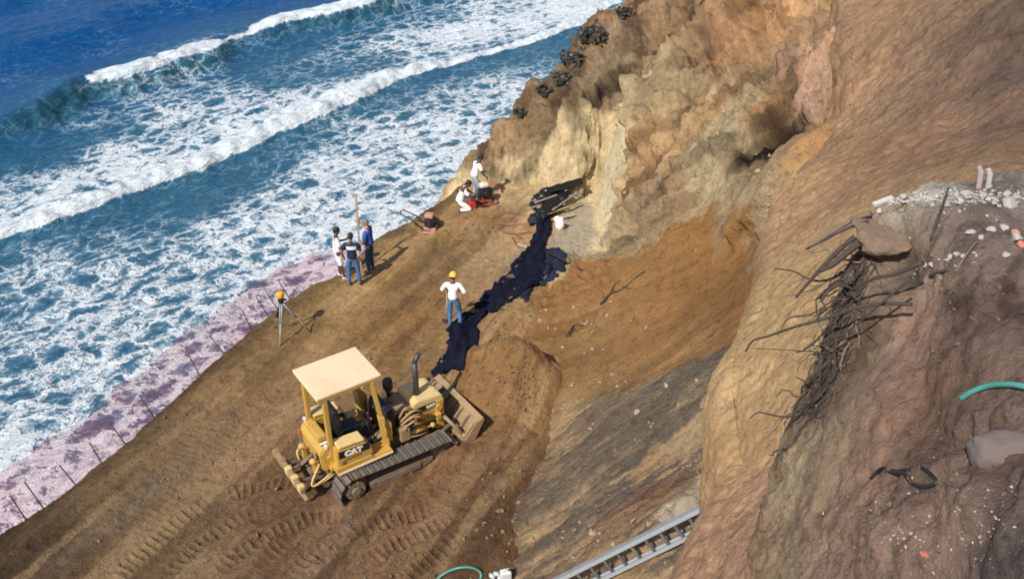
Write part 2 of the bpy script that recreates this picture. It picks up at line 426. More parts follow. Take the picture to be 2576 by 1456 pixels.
    # wind ripples for the normal
    def noise(scale, sx, sy, det=5.0, rough=.6, dist=0.0):
        mm = N(nt, 'ShaderNodeMapping'); mm.inputs['Scale'].default_value = (sx, sy, 1)
        nt.links.new(mp.outputs[0], mm.inputs['Vector'])
        n = N(nt, 'ShaderNodeTexNoise', i_Scale=scale, i_Detail=det, i_Roughness=rough, i_Distortion=dist)
        nt.links.new(mm.outputs[0], n.inputs['Vector']); return n, mm
    # foam lace: cells with bright walls, warped
    nd, _ = noise(0.55, 1, 1, 4.0)
    nd2, _ = noise(2.2, 1, 1, 3.0)
    def warp(vec, fac, src):
        s = N(nt, 'ShaderNodeVectorMath', operation='SUBTRACT'); s.inputs[1].default_value = (.5, .5, .5)
        nt.links.new(src.outputs['Color'], s.inputs[0])
        k = N(nt, 'ShaderNodeVectorMath', operation='SCALE'); k.inputs['Scale'].default_value = fac
        nt.links.new(s.outputs[0], k.inputs[0])
        a = N(nt, 'ShaderNodeVectorMath', operation='ADD'); nt.links.new(vec, a.inputs[0]); nt.links.new(k.outputs[0], a.inputs[1])
        return a.outputs[0]
    v0 = warp(warp(mp.outputs[0], 2.4, nd), 0.55, nd2)
    sc = N(nt, 'ShaderNodeMapping'); sc.inputs['Scale'].default_value = (0.62, 1.0, 1); nt.links.new(v0, sc.inputs['Vector'])
    def voro(scale, smooth=False):
        n = N(nt, 'ShaderNodeTexVoronoi', feature='DISTANCE_TO_EDGE', i_Scale=scale); nt.links.new(sc.outputs[0], n.inputs['Vector']); return n
    va, vb = voro(.92), voro(2.2)
    mul = N(nt, 'ShaderNodeMath', operation='MULTIPLY'); mul.inputs[1].default_value = 1.05; nt.links.new(va.outputs['Distance'], mul.inputs[0])
    mad = N(nt, 'ShaderNodeMath', operation='MULTIPLY_ADD'); mad.inputs[1].default_value = 0.55
    nt.links.new(vb.outputs['Distance'], mad.inputs[0]); nt.links.new(mul.outputs[0], mad.inputs[2])
    nf, _ = noise(3.2, .55, 1.2, 6.0, .7)
    nl, _ = noise(0.45, .5, 1.2, 4.0, .6)
    nsum = N(nt, 'ShaderNodeMath', operation='MULTIPLY_ADD'); nsum.inputs[1].default_value = 0.24
    nt.links.new(nf.outputs['Fac'], nsum.inputs[0]); nt.links.new(mad.outputs[0], nsum.inputs[2])
    nsum2 = N(nt, 'ShaderNodeMath', operation='MULTIPLY_ADD'); nsum2.inputs[1].default_value = 0.30
    nt.links.new(nl.outputs['Fac'], nsum2.inputs[0]); nt.links.new(nsum.outputs[0], nsum2.inputs[2])
    at = N(nt, 'ShaderNodeAttribute', attribute_name='foam')
    thr = N(nt, 'ShaderNodeMapRange', clamp=False)
    thr.inputs['From Min'].default_value = 0; thr.inputs['From Max'].default_value = 1
    thr.inputs['To Min'].default_value = 0.10; thr.inputs['To Max'].default_value = .86
    nt.links.new(at.outputs['Fac'], thr.inputs['Value'])
    df = N(nt, 'ShaderNodeMath', operation='SUBTRACT'); nt.links.new(thr.outputs[0], df.inputs[0]); nt.links.new(nsum2.outputs[0], df.inputs[1])
    fo = N(nt, 'ShaderNodeMapRange', interpolation_type='SMOOTHSTEP')
    fo.inputs['From Min'].default_value = -0.09; fo.inputs['From Max'].default_value = 0.20
    nt.links.new(df.outputs[0], fo.inputs['Value'])
    # water colour: shallow teal inshore, blue offshore, green in thin steep faces
    ad = N(nt, 'ShaderNodeAttribute', attribute_name='deep'); af = N(nt, 'ShaderNodeAttribute', attribute_name='face')
    c1 = N(nt, 'ShaderNodeMixRGB'); c1.inputs[1].default_value = (0.030, 0.115, 0.195, 1); c1.inputs[2].default_value = (0.000, 0.068, 0.225, 1)
    nt.links.new(ad.outputs['Fac'], c1.inputs[0])
    c2 = N(nt, 'ShaderNodeMixRGB'); c2.inputs[2].default_value = (0.018, 0.085, 0.105, 1)
    nt.links.new(af.outputs['Fac'], c2.inputs[0]); nt.links.new(c1.outputs[0], c2.inputs[1])
    # thin spent foam round the thick lace: a milky veil
    fv = N(nt, 'ShaderNodeMapRange', interpolation_type='SMOOTHSTEP'); fv.inputs['From Min'].default_value = -0.28; fv.inputs['From Max'].default_value = 0.12
    fv.inputs['To Max'].default_value = .55
    nt.links.new(df.outputs[0], fv.inputs['Value'])
    vc = N(nt, 'ShaderNodeMixRGB'); vc.inputs[2].default_value = (0.24, 0.40, 0.50, 1)
    nt.links.new(fv.outputs[0], vc.inputs[0]); nt.links.new(c2.outputs[0], vc.inputs[1])
    c3 = N(nt, 'ShaderNodeMixRGB'); c3.inputs[2].default_value = (0.66, 0.71, 0.74, 1)
    nt.links.new(fo.outputs[0], c3.inputs[0]); nt.links.new(vc.outputs[0], c3.inputs[1])
    nt.links.new(c3.outputs[0], b.inputs['Base Color'])
    rr = N(nt, 'ShaderNodeMapRange'); rr.inputs['To Min'].default_value = 0.22; rr.inputs['To Max'].default_value = 0.9
    nt.links.new(fo.outputs[0], rr.inputs['Value']); nt.links.new(rr.outputs[0], b.inputs['Roughness'])
    b.inputs['IOR'].default_value = 1.33
    b.inputs['Specular IOR Level'].default_value = 0.35
    r1, _ = noise(0.9, .35, 1.3, 7.0, .65, .3)
    r2, _ = noise(4.0, .4, 1.2, 5.0, .6, .2)
    sm = N(nt, 'ShaderNodeMath', operation='MULTIPLY_ADD'); sm.inputs[1].default_value = 0.25
    nt.links.new(r2.outputs['Fac'], sm.inputs[0]); nt.links.new(r1.outputs['Fac'], sm.inputs[2])
    fb = N(nt, 'ShaderNodeMath', operation='MULTIPLY_ADD'); fb.inputs[1].default_value = 0.12
    nt.links.new(fo.outputs[0], fb.inputs[0]); nt.links.new(sm.outputs[0], fb.inputs[2])
    bp = N(nt, 'ShaderNodeBump', i_Strength=0.85, i_Distance=0.9)
    nt.links.new(fb.outputs[0], bp.inputs['Height']); nt.links.new(bp.outputs[0], b.inputs['Normal'])
    s = grid_mesh('sea', np.stack([X, Y, z], -1), m, attrs={'foam': dens, 'deep': deep, 'face': np.clip(face, 0, 1)})
    tag(s, kind='structure')
sea_sheet()

# ---- terrace (graded bench) ------------------------------------------
TRACKS = [  # crawler prints, photo points of each print's middle line
    [(800, 1215), (700, 1215), (600, 1232), (520, 1268), (440, 1320), (330, 1420), (260, 1500)],
    [(880, 1290), (780, 1310), (690, 1350), (600, 1400), (520, 1470)],
    [(1130, 1265), (1010, 1300), (900, 1345), (800, 1400), (700, 1470)],
    [(1180, 1290), (1080, 1335), (970, 1385), (880, 1460)],
    [(760, 1330), (640, 1440), (600, 1500)],
    [(960, 1330), (860, 1385), (760, 1450), (700, 1500)], [(1200, 1330), (1110, 1390), (1010, 1460), (960, 1500)], [(720, 1270), (620, 1300), (520, 1360), (440, 1430), (400, 1490)],
    [(560, 1040), (470, 1130), (380, 1230), (250, 1370)],
    [(640, 1010), (560, 1110), (470, 1220), (330, 1380)]]

def terrace_sheet():
    X, Y = polar(-56, 17, 760, 11.0, 62, 680)
    z, d = terrace_z(X, Y)
    on = sstep(-0.6, 0.25, d)
    O = np.zeros_like(X)
    az = math.radians(27); e = X * math.sin(az) + Y * math.cos(az); o = X * math.cos(az) - Y * math.sin(az)
    z = z + on * (0.10 * fbm(X, Y, O, 3.0, 3, seed=1) + 0.10 * fbm(e * .12, o, O, 0.55, 4, seed=4) + 0.035 * fbm(X, Y, O, 0.35, 4, .6, seed=8))
    z = z + 0.35 * fbm(X, Y, z, 1.1, 4, seed=3) * (1 - on)
    # ragged brink
    fresh = np.exp(-((X - atz(1265, 980)[0]) / 1.8) ** 2 - ((Y - atz(1265, 980)[1]) / 2.4) ** 2)
    z = z + fresh * 0.10 * ridged(X, Y, O, 0.34, 4, .6, seed=11)
    z = z + on * (0.055 * ridged(e * .16, o, O, 0.42, 4, .6, seed=12) + .030 * ridged(X, Y, O, .20, 3, .6, seed=17))
    rut = np.zeros_like(X); cl = np.zeros_like(X)
    for q, T in enumerate(TRACKS):
        P = [atz(u, v, 0) for u, v in T]
        dd, arc = poly_dist(X, Y, P)
        fade = sstep(0.15, 0.75, vn(X * .9 + q * 5, Y * .9, O) + .22) * (0.35 if q > 7 else .8)
        L_ = sum(np.linalg.norm(np.array(P[i + 1][:2]) - np.array(P[i][:2])) for i in range(len(P) - 1))
        fade = fade * sstep(0, .9, arc) * sstep(0, .9, L_ - arc)
        inside = 1 - sstep(0.17, 0.23, np.abs(dd))
        berm = np.exp(-((np.abs(dd) - 0.28) / 0.07) ** 2)
        ph = (arc + dd * .05) / 0.17
        bar = sstep(0.32, 0.42, np.abs(ph - np.round(ph)) * 1.0 + 0.0) if False else sstep(.55, .8, 0.5 + 0.5 * np.cos(2 * np.pi * ph))
        z = z + fade * (inside * (-0.045 + 0.06 * bar) + 0.05 * berm * (0.6 + .8 * vn(X * 3, Y * 3, O)))
        rut = np.maximum(rut, fade * inside); cl = np.maximum(cl, fade * inside * bar)
    pts = [((100, 1400), (100, 80, 58)), ((300, 1250), (134, 108, 76)), ((500, 1100), (144, 116, 80)), ((600, 950), (146, 114, 74)), ((700, 1100), (138, 106, 74)), ((900, 850), (158, 122, 74)), ((1000, 700), (166, 130, 78)), ((1100, 600), (170, 134, 82)), ((1150, 540), (152, 116, 68)), ((1250, 560), (176, 136, 86)), ((500, 1350), (128, 102, 74)), ((800, 1400), (132, 101, 72)), ((1100, 1300), (128, 95, 65)), ((1250, 1000), (158, 118, 70)), ((1250, 900), (176, 136, 84)), ((1310, 960), (166, 128, 80)), ((1200, 1200), (126, 92, 62)), ((1000, 850), (156, 118, 70)), ((1250, 450), (160, 122, 76)), ((1285, 500), (205, 172, 122)), ((1220, 1400), (112, 84, 58)), ((1050, 780), (148, 112, 66)), ((860, 740), (172, 140, 86)), ((1300, 560), (190, 148, 104)), ((1100, 520), (120, 92, 56)), ((1345, 500), (214, 186, 138)), ((1400, 470), (214, 186, 138)), ((1330, 590), (176, 132, 88)), ((1420, 610), (172, 160, 138)), ((1470, 600), (176, 164, 140)), ((1480, 550), (180, 166, 140)), ((1510, 590), (196, 174, 136)), ((1440, 655), (190, 172, 138)), ((1490, 650), (212, 186, 138)), ((1520, 520), (216, 190, 142)), ((1545, 480), (216, 190, 142)), ((1470, 690), (180, 136, 84)), ((1420, 715), (160, 120, 70))]
    c = idw(X, Y, O, [(np.append(atz(u, v, 0)[:2], 0), k) for (u, v), k in pts], 3.0)
    n1 = fbm(e * .14, o, O, 0.6, 5, .62, seed=20); n2 = fbm(X, Y, O, 2.2, 4, seed=21)
    c = c * (1 + 0.34 * n1 + 0.14 * n2 + .16 * ridged(X, Y, O, .5, 4, .6, seed=27))[..., None]
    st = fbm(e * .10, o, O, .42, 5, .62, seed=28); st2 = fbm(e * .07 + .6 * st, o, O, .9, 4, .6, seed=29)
    ds = sstep(.08, .5, st + .3 * st2)[..., None]; ls = sstep(.10, .5, -st + .35 * st2)[..., None]  # streaks of soil tone, with the shading of their relief put into the colour
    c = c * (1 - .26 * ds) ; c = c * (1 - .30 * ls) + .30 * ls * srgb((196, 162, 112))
    damp = sstep(.25, .8, fbm(e * .25, o, O, 1.6, 4, seed=30)) * sstep(23, 17, np.hypot(X, Y))
    c = c * (1 - 0.22 * damp[..., None] * np.array([.8, 1.0, 1.1]))
    c = c * (1 - 0.16 * (rut - cl))[..., None] + 0.05 * cl[..., None] * np.array([1, .8, .55])
    pale = sstep(.5, .9, fbm(e * .15, o, O, .8, 3, seed=41)) * sstep(0, 2, d)       # smeared dry grey streaks
    c = c * (1 - .3 * pale[..., None]) + .3 * pale[..., None] * srgb((150, 130, 112))
    pit_c = (X - 2.75 - .12 * (Y - 28)) / 1.35, (Y - 28.4) / 3.3
    pq = pit_c[0] ** 2 + pit_c[1] ** 2 + .45 * fbm(X, Y, O, .9, 4, .6, seed=61)
    pm = (1 - sstep(.7, 1.05, pq))[..., None]; fl = (1 - sstep(.25, .6, pq + 1.0 * (X - 2.35)))[..., None]
    pc = srgb((228, 206, 162)) * (1 - fl) + fl * srgb((184, 171, 146))
    c = c * (1 - pm) + pm * pc * (1 + .12 * n1)[..., None]
    z = z - .10 * pm[..., 0] * (1 - .5 * fl[..., 0])
    # brink: darker damp topsoil and a little green
    br = (1 - sstep(0.1, 0.8, d + .35 * fbm(X, Y, O, .8, 3, seed=50)))
    c = c * (1 - .5 * br[..., None]) + br[..., None] * np.array([.012, .010, .004])
    P = np.stack([X, Y, z], -1)
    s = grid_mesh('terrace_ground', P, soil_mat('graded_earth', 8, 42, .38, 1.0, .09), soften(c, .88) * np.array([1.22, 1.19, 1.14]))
    tag(s, kind='structure'); make_bvh('terrace', P)
terrace_sheet()

# ---- cliff -------------------------------------------------------------
def cliff_sheet():
    X, Y = polar(-7, 37, 720, 8.5, 66, 760)
    Z = cliff_z(X, Y)
    P = np.stack([X, Y, Z], -1)
    def W(u, v): return march(cliff_z, u, v)
    nor = normals(P); nor = np.where(nor[..., 2:] < 0, -nor, nor)
    far_face = sstep(20.5, 26, np.hypot(X, Y))
    # sand fan: smooth; gully side: thin beds along one direction
    fan_c = W(1650, 760); fan = np.exp(-(((X - fan_c[0]) * .9) ** 2 + ((Y - fan_c[1]) * .62) ** 2) / 9.0)
    a, b = W(1480, 1180), W(1740, 1000); dr = (b - a) / np.linalg.norm(b - a)
    al = X * dr[0] + Y * dr[1] + Z * dr[2]
    pv = np.cross(dr, np.array([0.1, -.5, 1.0])); pv /= np.linalg.norm(pv)
    ac = X * pv[0] + Y * pv[1] + Z * pv[2]
    g0 = W(1600, 1130); gully = np.exp(-(((X - g0[0]) / 3.6) ** 4 + ((Y - g0[1]) / 5.0) ** 4))
    gl = sstep(.25, .6, gully) * (1 - sstep(17.2, 18.6, np.hypot(X, Y) + .6 * fbm(X, Y, Z, 1.5, 3, seed=9)))
    bed = fbm(al * .13, ac, 0 * X, 0.34, 5, .62, seed=6)
    bed2 = fbm(al * .10, ac * 1.0, 0 * X, 0.14, 4, .6, seed=16)
    bed3 = fbm(al * .12, ac, 0 * X, 0.065, 3, .6, seed=19)
    rough = 1 - 0.85 * np.clip(fan, 0, 1)
    lay = fbm(X * .35, Y * .35, Z * 1.6, 1.1, 4, .6, seed=44)
    h = far_face * (0.25 * fbm(X, Y, Z * .6, 2.8, 4, .5, seed=2) + 0.26 * ridged(X * 1.1, Y * .9, Z * .40, 1.8, 5, .58, seed=3) + 0.18 * lay + 0.17 * ridged(X, Y, Z * .7, .60, 5, .64, seed=7))
    h = h + (1 - far_face) * rough * (0.10 * fbm(X, Y, Z, 1.2, 4, seed=8) + 0.05 * ridged(X, Y, Z, .4, 4, .6, seed=12)) + (.35 + .65 * rough) * 0.025 * ridged(X, Y, Z, .22, 4, .62, seed=13)
    h = h + gl * (0.10 * bed + 0.05 * bed2 + .02 * bed3)
    r0, r1 = W(1850, 20), W(1765, 330); rb = (r1 - r0) / np.linalg.norm(r1 - r0); rp = np.cross(rb, np.array([-.5, -.5, .7])); rp /= np.linalg.norm(rp)
    ra = X * rb[0] + Y * rb[1] + Z * rb[2]; rc = X * rp[0] + Y * rp[1] + Z * rp[2]
    rib = ridged(ra * .22, rc, 0 * X, 1.1, 5, .6, seed=81); rib2 = fbm(ra * .16, rc, 0 * X, .55, 5, .62, seed=82)
    steep = far_face * sstep(26, 29, np.hypot(X, Y) + .8 * fbm(X, Y, Z, 2, 3, seed=83))
    def steps(q, n):                                  # broken ledges: flat treads, sharp risers
        q = q * n; f_ = np.floor(q); return (f_ + sstep(.62, .98, q - f_)) / n
    h = h + far_face * (.55 * steps(fbm(X * 1.1, Y * 1.1, Z * .55, 1.7, 4, .55, seed=95), 4) + .22 * steps(fbm(X, Y, Z * .7, .7, 4, .6, seed=96), 3))
    h = h - far_face * .16 * sstep(.45, .8, ridged(X, Y, Z * .5, 1.0, 4, .6, seed=97))
    h = h + far_face * (.16 + .22 * steep) * rib + far_face * .08 * rib2
    # hollows and overhung ledges seen in the face
    def hollow(u, v, ru, rv, dep, tilt=0.0):
        c0 = W(u, v); cu = W(u + ru, v) - c0; cv = W(u, v + rv) - c0
        r1 = max(np.linalg.norm(cu), .25); r2 = max(np.linalg.norm(cv), .25)
        e1 = cu / np.linalg.norm(cu); e2 = cv / np.linalg.norm(cv)
        px = (X - c0[0]) * e1[0] + (Y - c0[1]) * e1[1] + (Z - c0[2]) * e1[2]; py = (X - c0[0]) * e2[0] + (Y - c0[1]) * e2[1] + (Z - c0[2]) * e2[2]
        rest = np.maximum((X - c0[0]) ** 2 + (Y - c0[1]) ** 2 + (Z - c0[2]) ** 2 - px ** 2 - py ** 2, 0)
        q = (px / r1) ** 2 + (py / r2) ** 2 + .2 * rest / max(r1, r2) ** 2 + .5 * fbm(X, Y, Z, .8, 4, .6, seed=u * .01)
        return dep * (1 - sstep(.55, .95, q)) * (.8 + .4 * vn(X * 2, Y * 2, Z * 2)), q
    for args in [(1560, 215, 42, 38, -.9), (1500, 250, 28, 24, -.5), (1955, 368, 42, 30, -1.2), (1975, 275, 30, 48, -.8), (1765, 60, 24, 60, -.9), (1750, 165, 14, 12, -.4), (1935, 190, 14, 30, -.5), (1540, 425, 28, 16, -.4), (2120, 385, 10, 40, -.3), (1650, 440, 30, 18, -.25), (1720, 700, 60, 12, -.10), (1440, 830, 60, 10, -.12)]:
        h = h + hollow(*args)[0]
    for args in [(1620, 300, 110, 16, .35), (1900, 100, 25, 70, .5), (1690, 160, 26, 60, .45), (1980, 440, 24, 100, .45), (1860, 330, 30, 60, .35), (2060, 200, 34, 70, .35)]:
        h = h + hollow(*args)[0]
    pit_q = hollow(1518, 545, 48, 112, 1.0)[1]; pit_m = 1 - sstep(.6, 1.05, pit_q)
    h = h * (1 - .88 * pit_m)
    P = P + nor * h[..., None]
    pts = [((1250, 380), (150, 112, 75)), ((1300, 300), (165, 122, 82)), ((1400, 150), (150, 100, 70)), ((1550, 40), (152, 97, 64)), ((1700, 100), (168, 124, 78)), ((1750, 50), (110, 76, 50)), ((1850, 100), (178, 124, 82)), ((1900, 30), (196, 142, 88)), ((1550, 200), (98, 82, 66)), ((1500, 150), (126, 94, 68)), ((1480, 240), (98, 80, 62)), ((1650, 250), (166, 138, 100)), ((1500, 330), (166, 134, 98)), ((1400, 400), (170, 138, 100)), ((1300, 420), (166, 132, 94)), ((1700, 330), (172, 138, 96)), ((1600, 420), (170, 134, 88)), ((1800, 300), (178, 142, 96)), ((1850, 400), (182, 156, 114)), ((1950, 200), (136, 110, 80)), ((1955, 375), (84, 62, 42)), ((1930, 300), (152, 118, 78)), ((2050, 150), (188, 140, 112)), ((2080, 250), (180, 136, 106)), ((2050, 400), (194, 144, 92)), ((1700, 500), (168, 128, 86)), ((1800, 460), (190, 164, 118)), ((1620, 560), (160, 130, 96)), ((1560, 610), (165, 140, 100)), ((1480, 500), (226, 200, 150)), ((1535, 520), (214, 188, 142)), ((1450, 450), (214, 186, 134)), ((1440, 590), (176, 162, 136)), ((1500, 590), (182, 164, 130)), ((1500, 660), (206, 180, 132)), ((1320, 500), (214, 188, 142)),
           ((1860, 510), (160, 116, 60)), ((1820, 560), (166, 122, 68)), ((1700, 650), (174, 130, 76)), ((1500, 710), (172, 128, 76)), ((1800, 700), (168, 124, 72)), ((1880, 760), (154, 114, 68)), ((1500, 850), (176, 136, 86)), ((1650, 830), (174, 130, 80)), ((1450, 930), (166, 126, 80)), ((1700, 900), (170, 128, 82)), ((1450, 1030), (170, 140, 95)), ((1400, 1100), (166, 136, 96)), ((1380, 700), (168, 126, 76)), ((1970, 560), (178, 158, 128)), ((1960, 470), (178, 150, 110)), ((1940, 690), (144, 118, 88)), ((1800, 905), (124, 107, 85)), ((1650, 1000), (130, 112, 89)), ((1550, 1050), (134, 112, 86)), ((1400, 1250), (138, 117, 90)), ((1350, 1350), (128, 107, 80)), ((1600, 1200), (112, 97, 80)), ((1650, 1250), (112, 74, 56)), ((1580, 1310), (118, 80, 62)), ((1750, 1180), (140, 118, 94)), ((1720, 1270), (198, 174, 142)), ((1800, 1050), (126, 109, 86)), ((1550, 1400), (140, 113, 84)), ((1450, 1300), (130, 110, 86)), ((1280, 1300), (120, 92, 64)), ((1320, 1100), (140, 104, 64))]
    wp = [(W(u, v), k, u, v) for (u, v), k in pts]
    FANP = {(1860, 510), (1820, 560), (1700, 650), (1500, 710), (1800, 700), (1880, 760), (1500, 850), (1650, 830), (1450, 930), (1700, 900), (1450, 1030), (1380, 700)}
    GUL = {(1400, 1100), (1800, 905), (1650, 1000), (1550, 1050), (1400, 1250), (1350, 1350), (1600, 1200), (1650, 1250), (1580, 1310), (1750, 1180), (1720, 1270), (1800, 1050), (1550, 1400), (1450, 1300), (1280, 1300), (1320, 1100)}
    c_rock = idw(X, Y, Z, [(w_, k) for w_, k, u, v in wp if (u, v) not in FANP and (u, v) not in GUL], 3.4)
    c_fan = idw(X, Y, Z, [(w_, k) for w_, k, u, v in wp if (u, v) in FANP], 3.0)
    c_gul = idw(X, Y, Z, [(w_, k) for w_, k, u, v in wp if (u, v) in GUL], 3.0)
    top_d, _ = poly_dist(X, Y, [W(u, v) for u, v in [(1200, 720), (1330, 735), (1400, 725), (1460, 695), (1560, 645), (1640, 600), (1780, 535), (1862, 493), (1900, 540), (1915, 640), (1925, 760)]])
    low_d, _ = poly_dist(X, Y, [W(u, v) for u, v in [(1180, 1420), (1290, 1230), (1345, 1090), (1420, 1010), (1560, 1000), (1700, 925), (1860, 855), (1990, 800)]])
    ew = .35 * fbm(X, Y, Z, .8, 5, .62, seed=71)
    in_fan = sstep(-.10, .14, top_d + ew) ; in_gul = sstep(-.10, .14, low_d + ew)
    in_fan = in_fan * (1 - sstep(13.3, 14.2, np.degrees(np.arctan2(X, Y))) * sstep(20.6, 21.8, np.hypot(X, Y) + ew))
    fan = np.maximum(fan * .6, in_fan * (1 - in_gul))
    far_tan = sstep(25.5, 29, np.hypot(X, Y))[..., None] * .42
    c_rock = c_rock * (1 - far_tan) + far_tan * srgb((170, 141, 103))
    c = c_rock * (1 - in_fan)[..., None] + c_fan * in_fan[..., None]
    c = c * (1 - in_gul)[..., None] + c_gul * 1.32 * in_gul[..., None]
    far_face = far_face * (1 - in_fan)
    n1 = fbm(X, Y, Z * .5, 1.1, 5, .6, seed=22); n2 = fbm(X * 1.4, Y * 1.4, Z * .3, .5, 4, .6, seed=23); n3 = fbm(X, Y, Z, 3.5, 3, seed=26)
    c = c * (1 + far_face * (0.30 * n1 + 0.14 * n2) + (1 - far_face) * (.12 * n1))[..., None]
    warm = sstep(.2, .9, n3) * far_face
    c = c * (1 + warm[..., None] * np.array([.06, -.04, -.16]))
    grey = sstep(.25, .9, -n3 + .4 * n1) * far_face
    c = c * (1 - .25 * grey[..., None]) + .25 * grey[..., None] * srgb((172, 150, 118))
    stain = sstep(.10, .24, bed + .6 * bed2 + .45 * bed3 + .10 * fbm(X, Y, Z, 2.2, 3, seed=91)) * gl
    pale = sstep(.22, .36, -bed * .9 - .35 * bed3 + .35 * fbm(al * .3, ac * .5, 0 * X, .9, 3, seed=33)) * gl
    c = c * (1 - .54 * stain[..., None]) + .54 * stain[..., None] * srgb((94, 89, 82))
    c = c * (1 - .65 * pale[..., None]) + .65 * pale[..., None] * srgb((196, 164, 116))
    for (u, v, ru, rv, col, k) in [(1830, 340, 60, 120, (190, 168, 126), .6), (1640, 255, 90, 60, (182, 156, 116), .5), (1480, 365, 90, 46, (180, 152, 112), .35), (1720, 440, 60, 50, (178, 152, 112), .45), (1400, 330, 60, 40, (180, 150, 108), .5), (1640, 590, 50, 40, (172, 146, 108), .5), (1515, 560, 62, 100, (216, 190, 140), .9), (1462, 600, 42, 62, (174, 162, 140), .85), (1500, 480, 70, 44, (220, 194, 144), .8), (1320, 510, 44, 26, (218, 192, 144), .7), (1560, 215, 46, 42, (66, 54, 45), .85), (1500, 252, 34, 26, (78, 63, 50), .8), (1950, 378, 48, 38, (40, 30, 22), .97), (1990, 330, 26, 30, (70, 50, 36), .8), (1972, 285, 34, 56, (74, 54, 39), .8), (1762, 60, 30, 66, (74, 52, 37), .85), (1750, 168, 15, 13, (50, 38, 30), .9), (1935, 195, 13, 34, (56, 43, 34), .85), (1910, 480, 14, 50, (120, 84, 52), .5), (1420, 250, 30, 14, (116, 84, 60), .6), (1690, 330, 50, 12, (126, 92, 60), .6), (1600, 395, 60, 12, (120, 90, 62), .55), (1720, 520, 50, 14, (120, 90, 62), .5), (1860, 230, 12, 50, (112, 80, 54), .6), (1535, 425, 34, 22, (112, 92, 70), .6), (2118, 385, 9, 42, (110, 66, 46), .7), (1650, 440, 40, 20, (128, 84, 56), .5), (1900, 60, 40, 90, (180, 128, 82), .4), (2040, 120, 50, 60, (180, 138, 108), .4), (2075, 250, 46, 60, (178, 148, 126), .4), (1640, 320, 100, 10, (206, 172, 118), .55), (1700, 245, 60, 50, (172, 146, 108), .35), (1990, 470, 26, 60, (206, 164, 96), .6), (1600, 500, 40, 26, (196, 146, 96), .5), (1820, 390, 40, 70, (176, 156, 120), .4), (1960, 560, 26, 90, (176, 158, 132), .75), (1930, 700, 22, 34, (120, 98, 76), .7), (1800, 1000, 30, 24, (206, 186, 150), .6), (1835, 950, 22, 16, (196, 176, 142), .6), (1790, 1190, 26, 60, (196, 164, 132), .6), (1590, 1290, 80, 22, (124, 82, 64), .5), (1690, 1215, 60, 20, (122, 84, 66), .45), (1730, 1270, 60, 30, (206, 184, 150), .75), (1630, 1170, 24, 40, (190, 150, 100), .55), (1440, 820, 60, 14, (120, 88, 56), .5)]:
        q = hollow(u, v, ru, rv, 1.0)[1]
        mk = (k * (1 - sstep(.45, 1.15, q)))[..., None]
        c = c * (1 - mk) + mk * srgb(col)  # rock tints; the dark ones put the crags' shade into the colour
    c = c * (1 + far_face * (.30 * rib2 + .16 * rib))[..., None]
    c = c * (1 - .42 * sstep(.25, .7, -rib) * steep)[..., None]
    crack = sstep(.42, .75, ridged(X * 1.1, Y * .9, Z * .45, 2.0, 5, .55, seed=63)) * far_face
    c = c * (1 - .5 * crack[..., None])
    c = c * (1 + (.20 * np.clip(lay, -1, 1) + .26 * ridged(X, Y, Z * .5, .45, 5, .65, seed=66)) * far_face)[..., None]
    pm_ = (.95 * pit_m)[..., None]; c = c * (1 - pm_) + pm_ * srgb((230, 208, 164)) * (1 + .08 * n2)[..., None]
    streak = fbm((X * .97 - Y * .2) * .25, (X * .2 + Y * .97) * 1.2, Z * .2, .6, 4, seed=37) * np.clip(fan, 0, 1)
    c = c * (1 + .16 * streak)[..., None]
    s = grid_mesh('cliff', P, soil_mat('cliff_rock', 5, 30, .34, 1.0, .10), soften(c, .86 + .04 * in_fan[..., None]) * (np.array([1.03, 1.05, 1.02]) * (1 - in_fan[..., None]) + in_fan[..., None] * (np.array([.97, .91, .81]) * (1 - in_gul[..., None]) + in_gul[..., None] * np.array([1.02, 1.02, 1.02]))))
    tag(s, kind='structure'); make_bvh('cliff', P)
cliff_sheet()

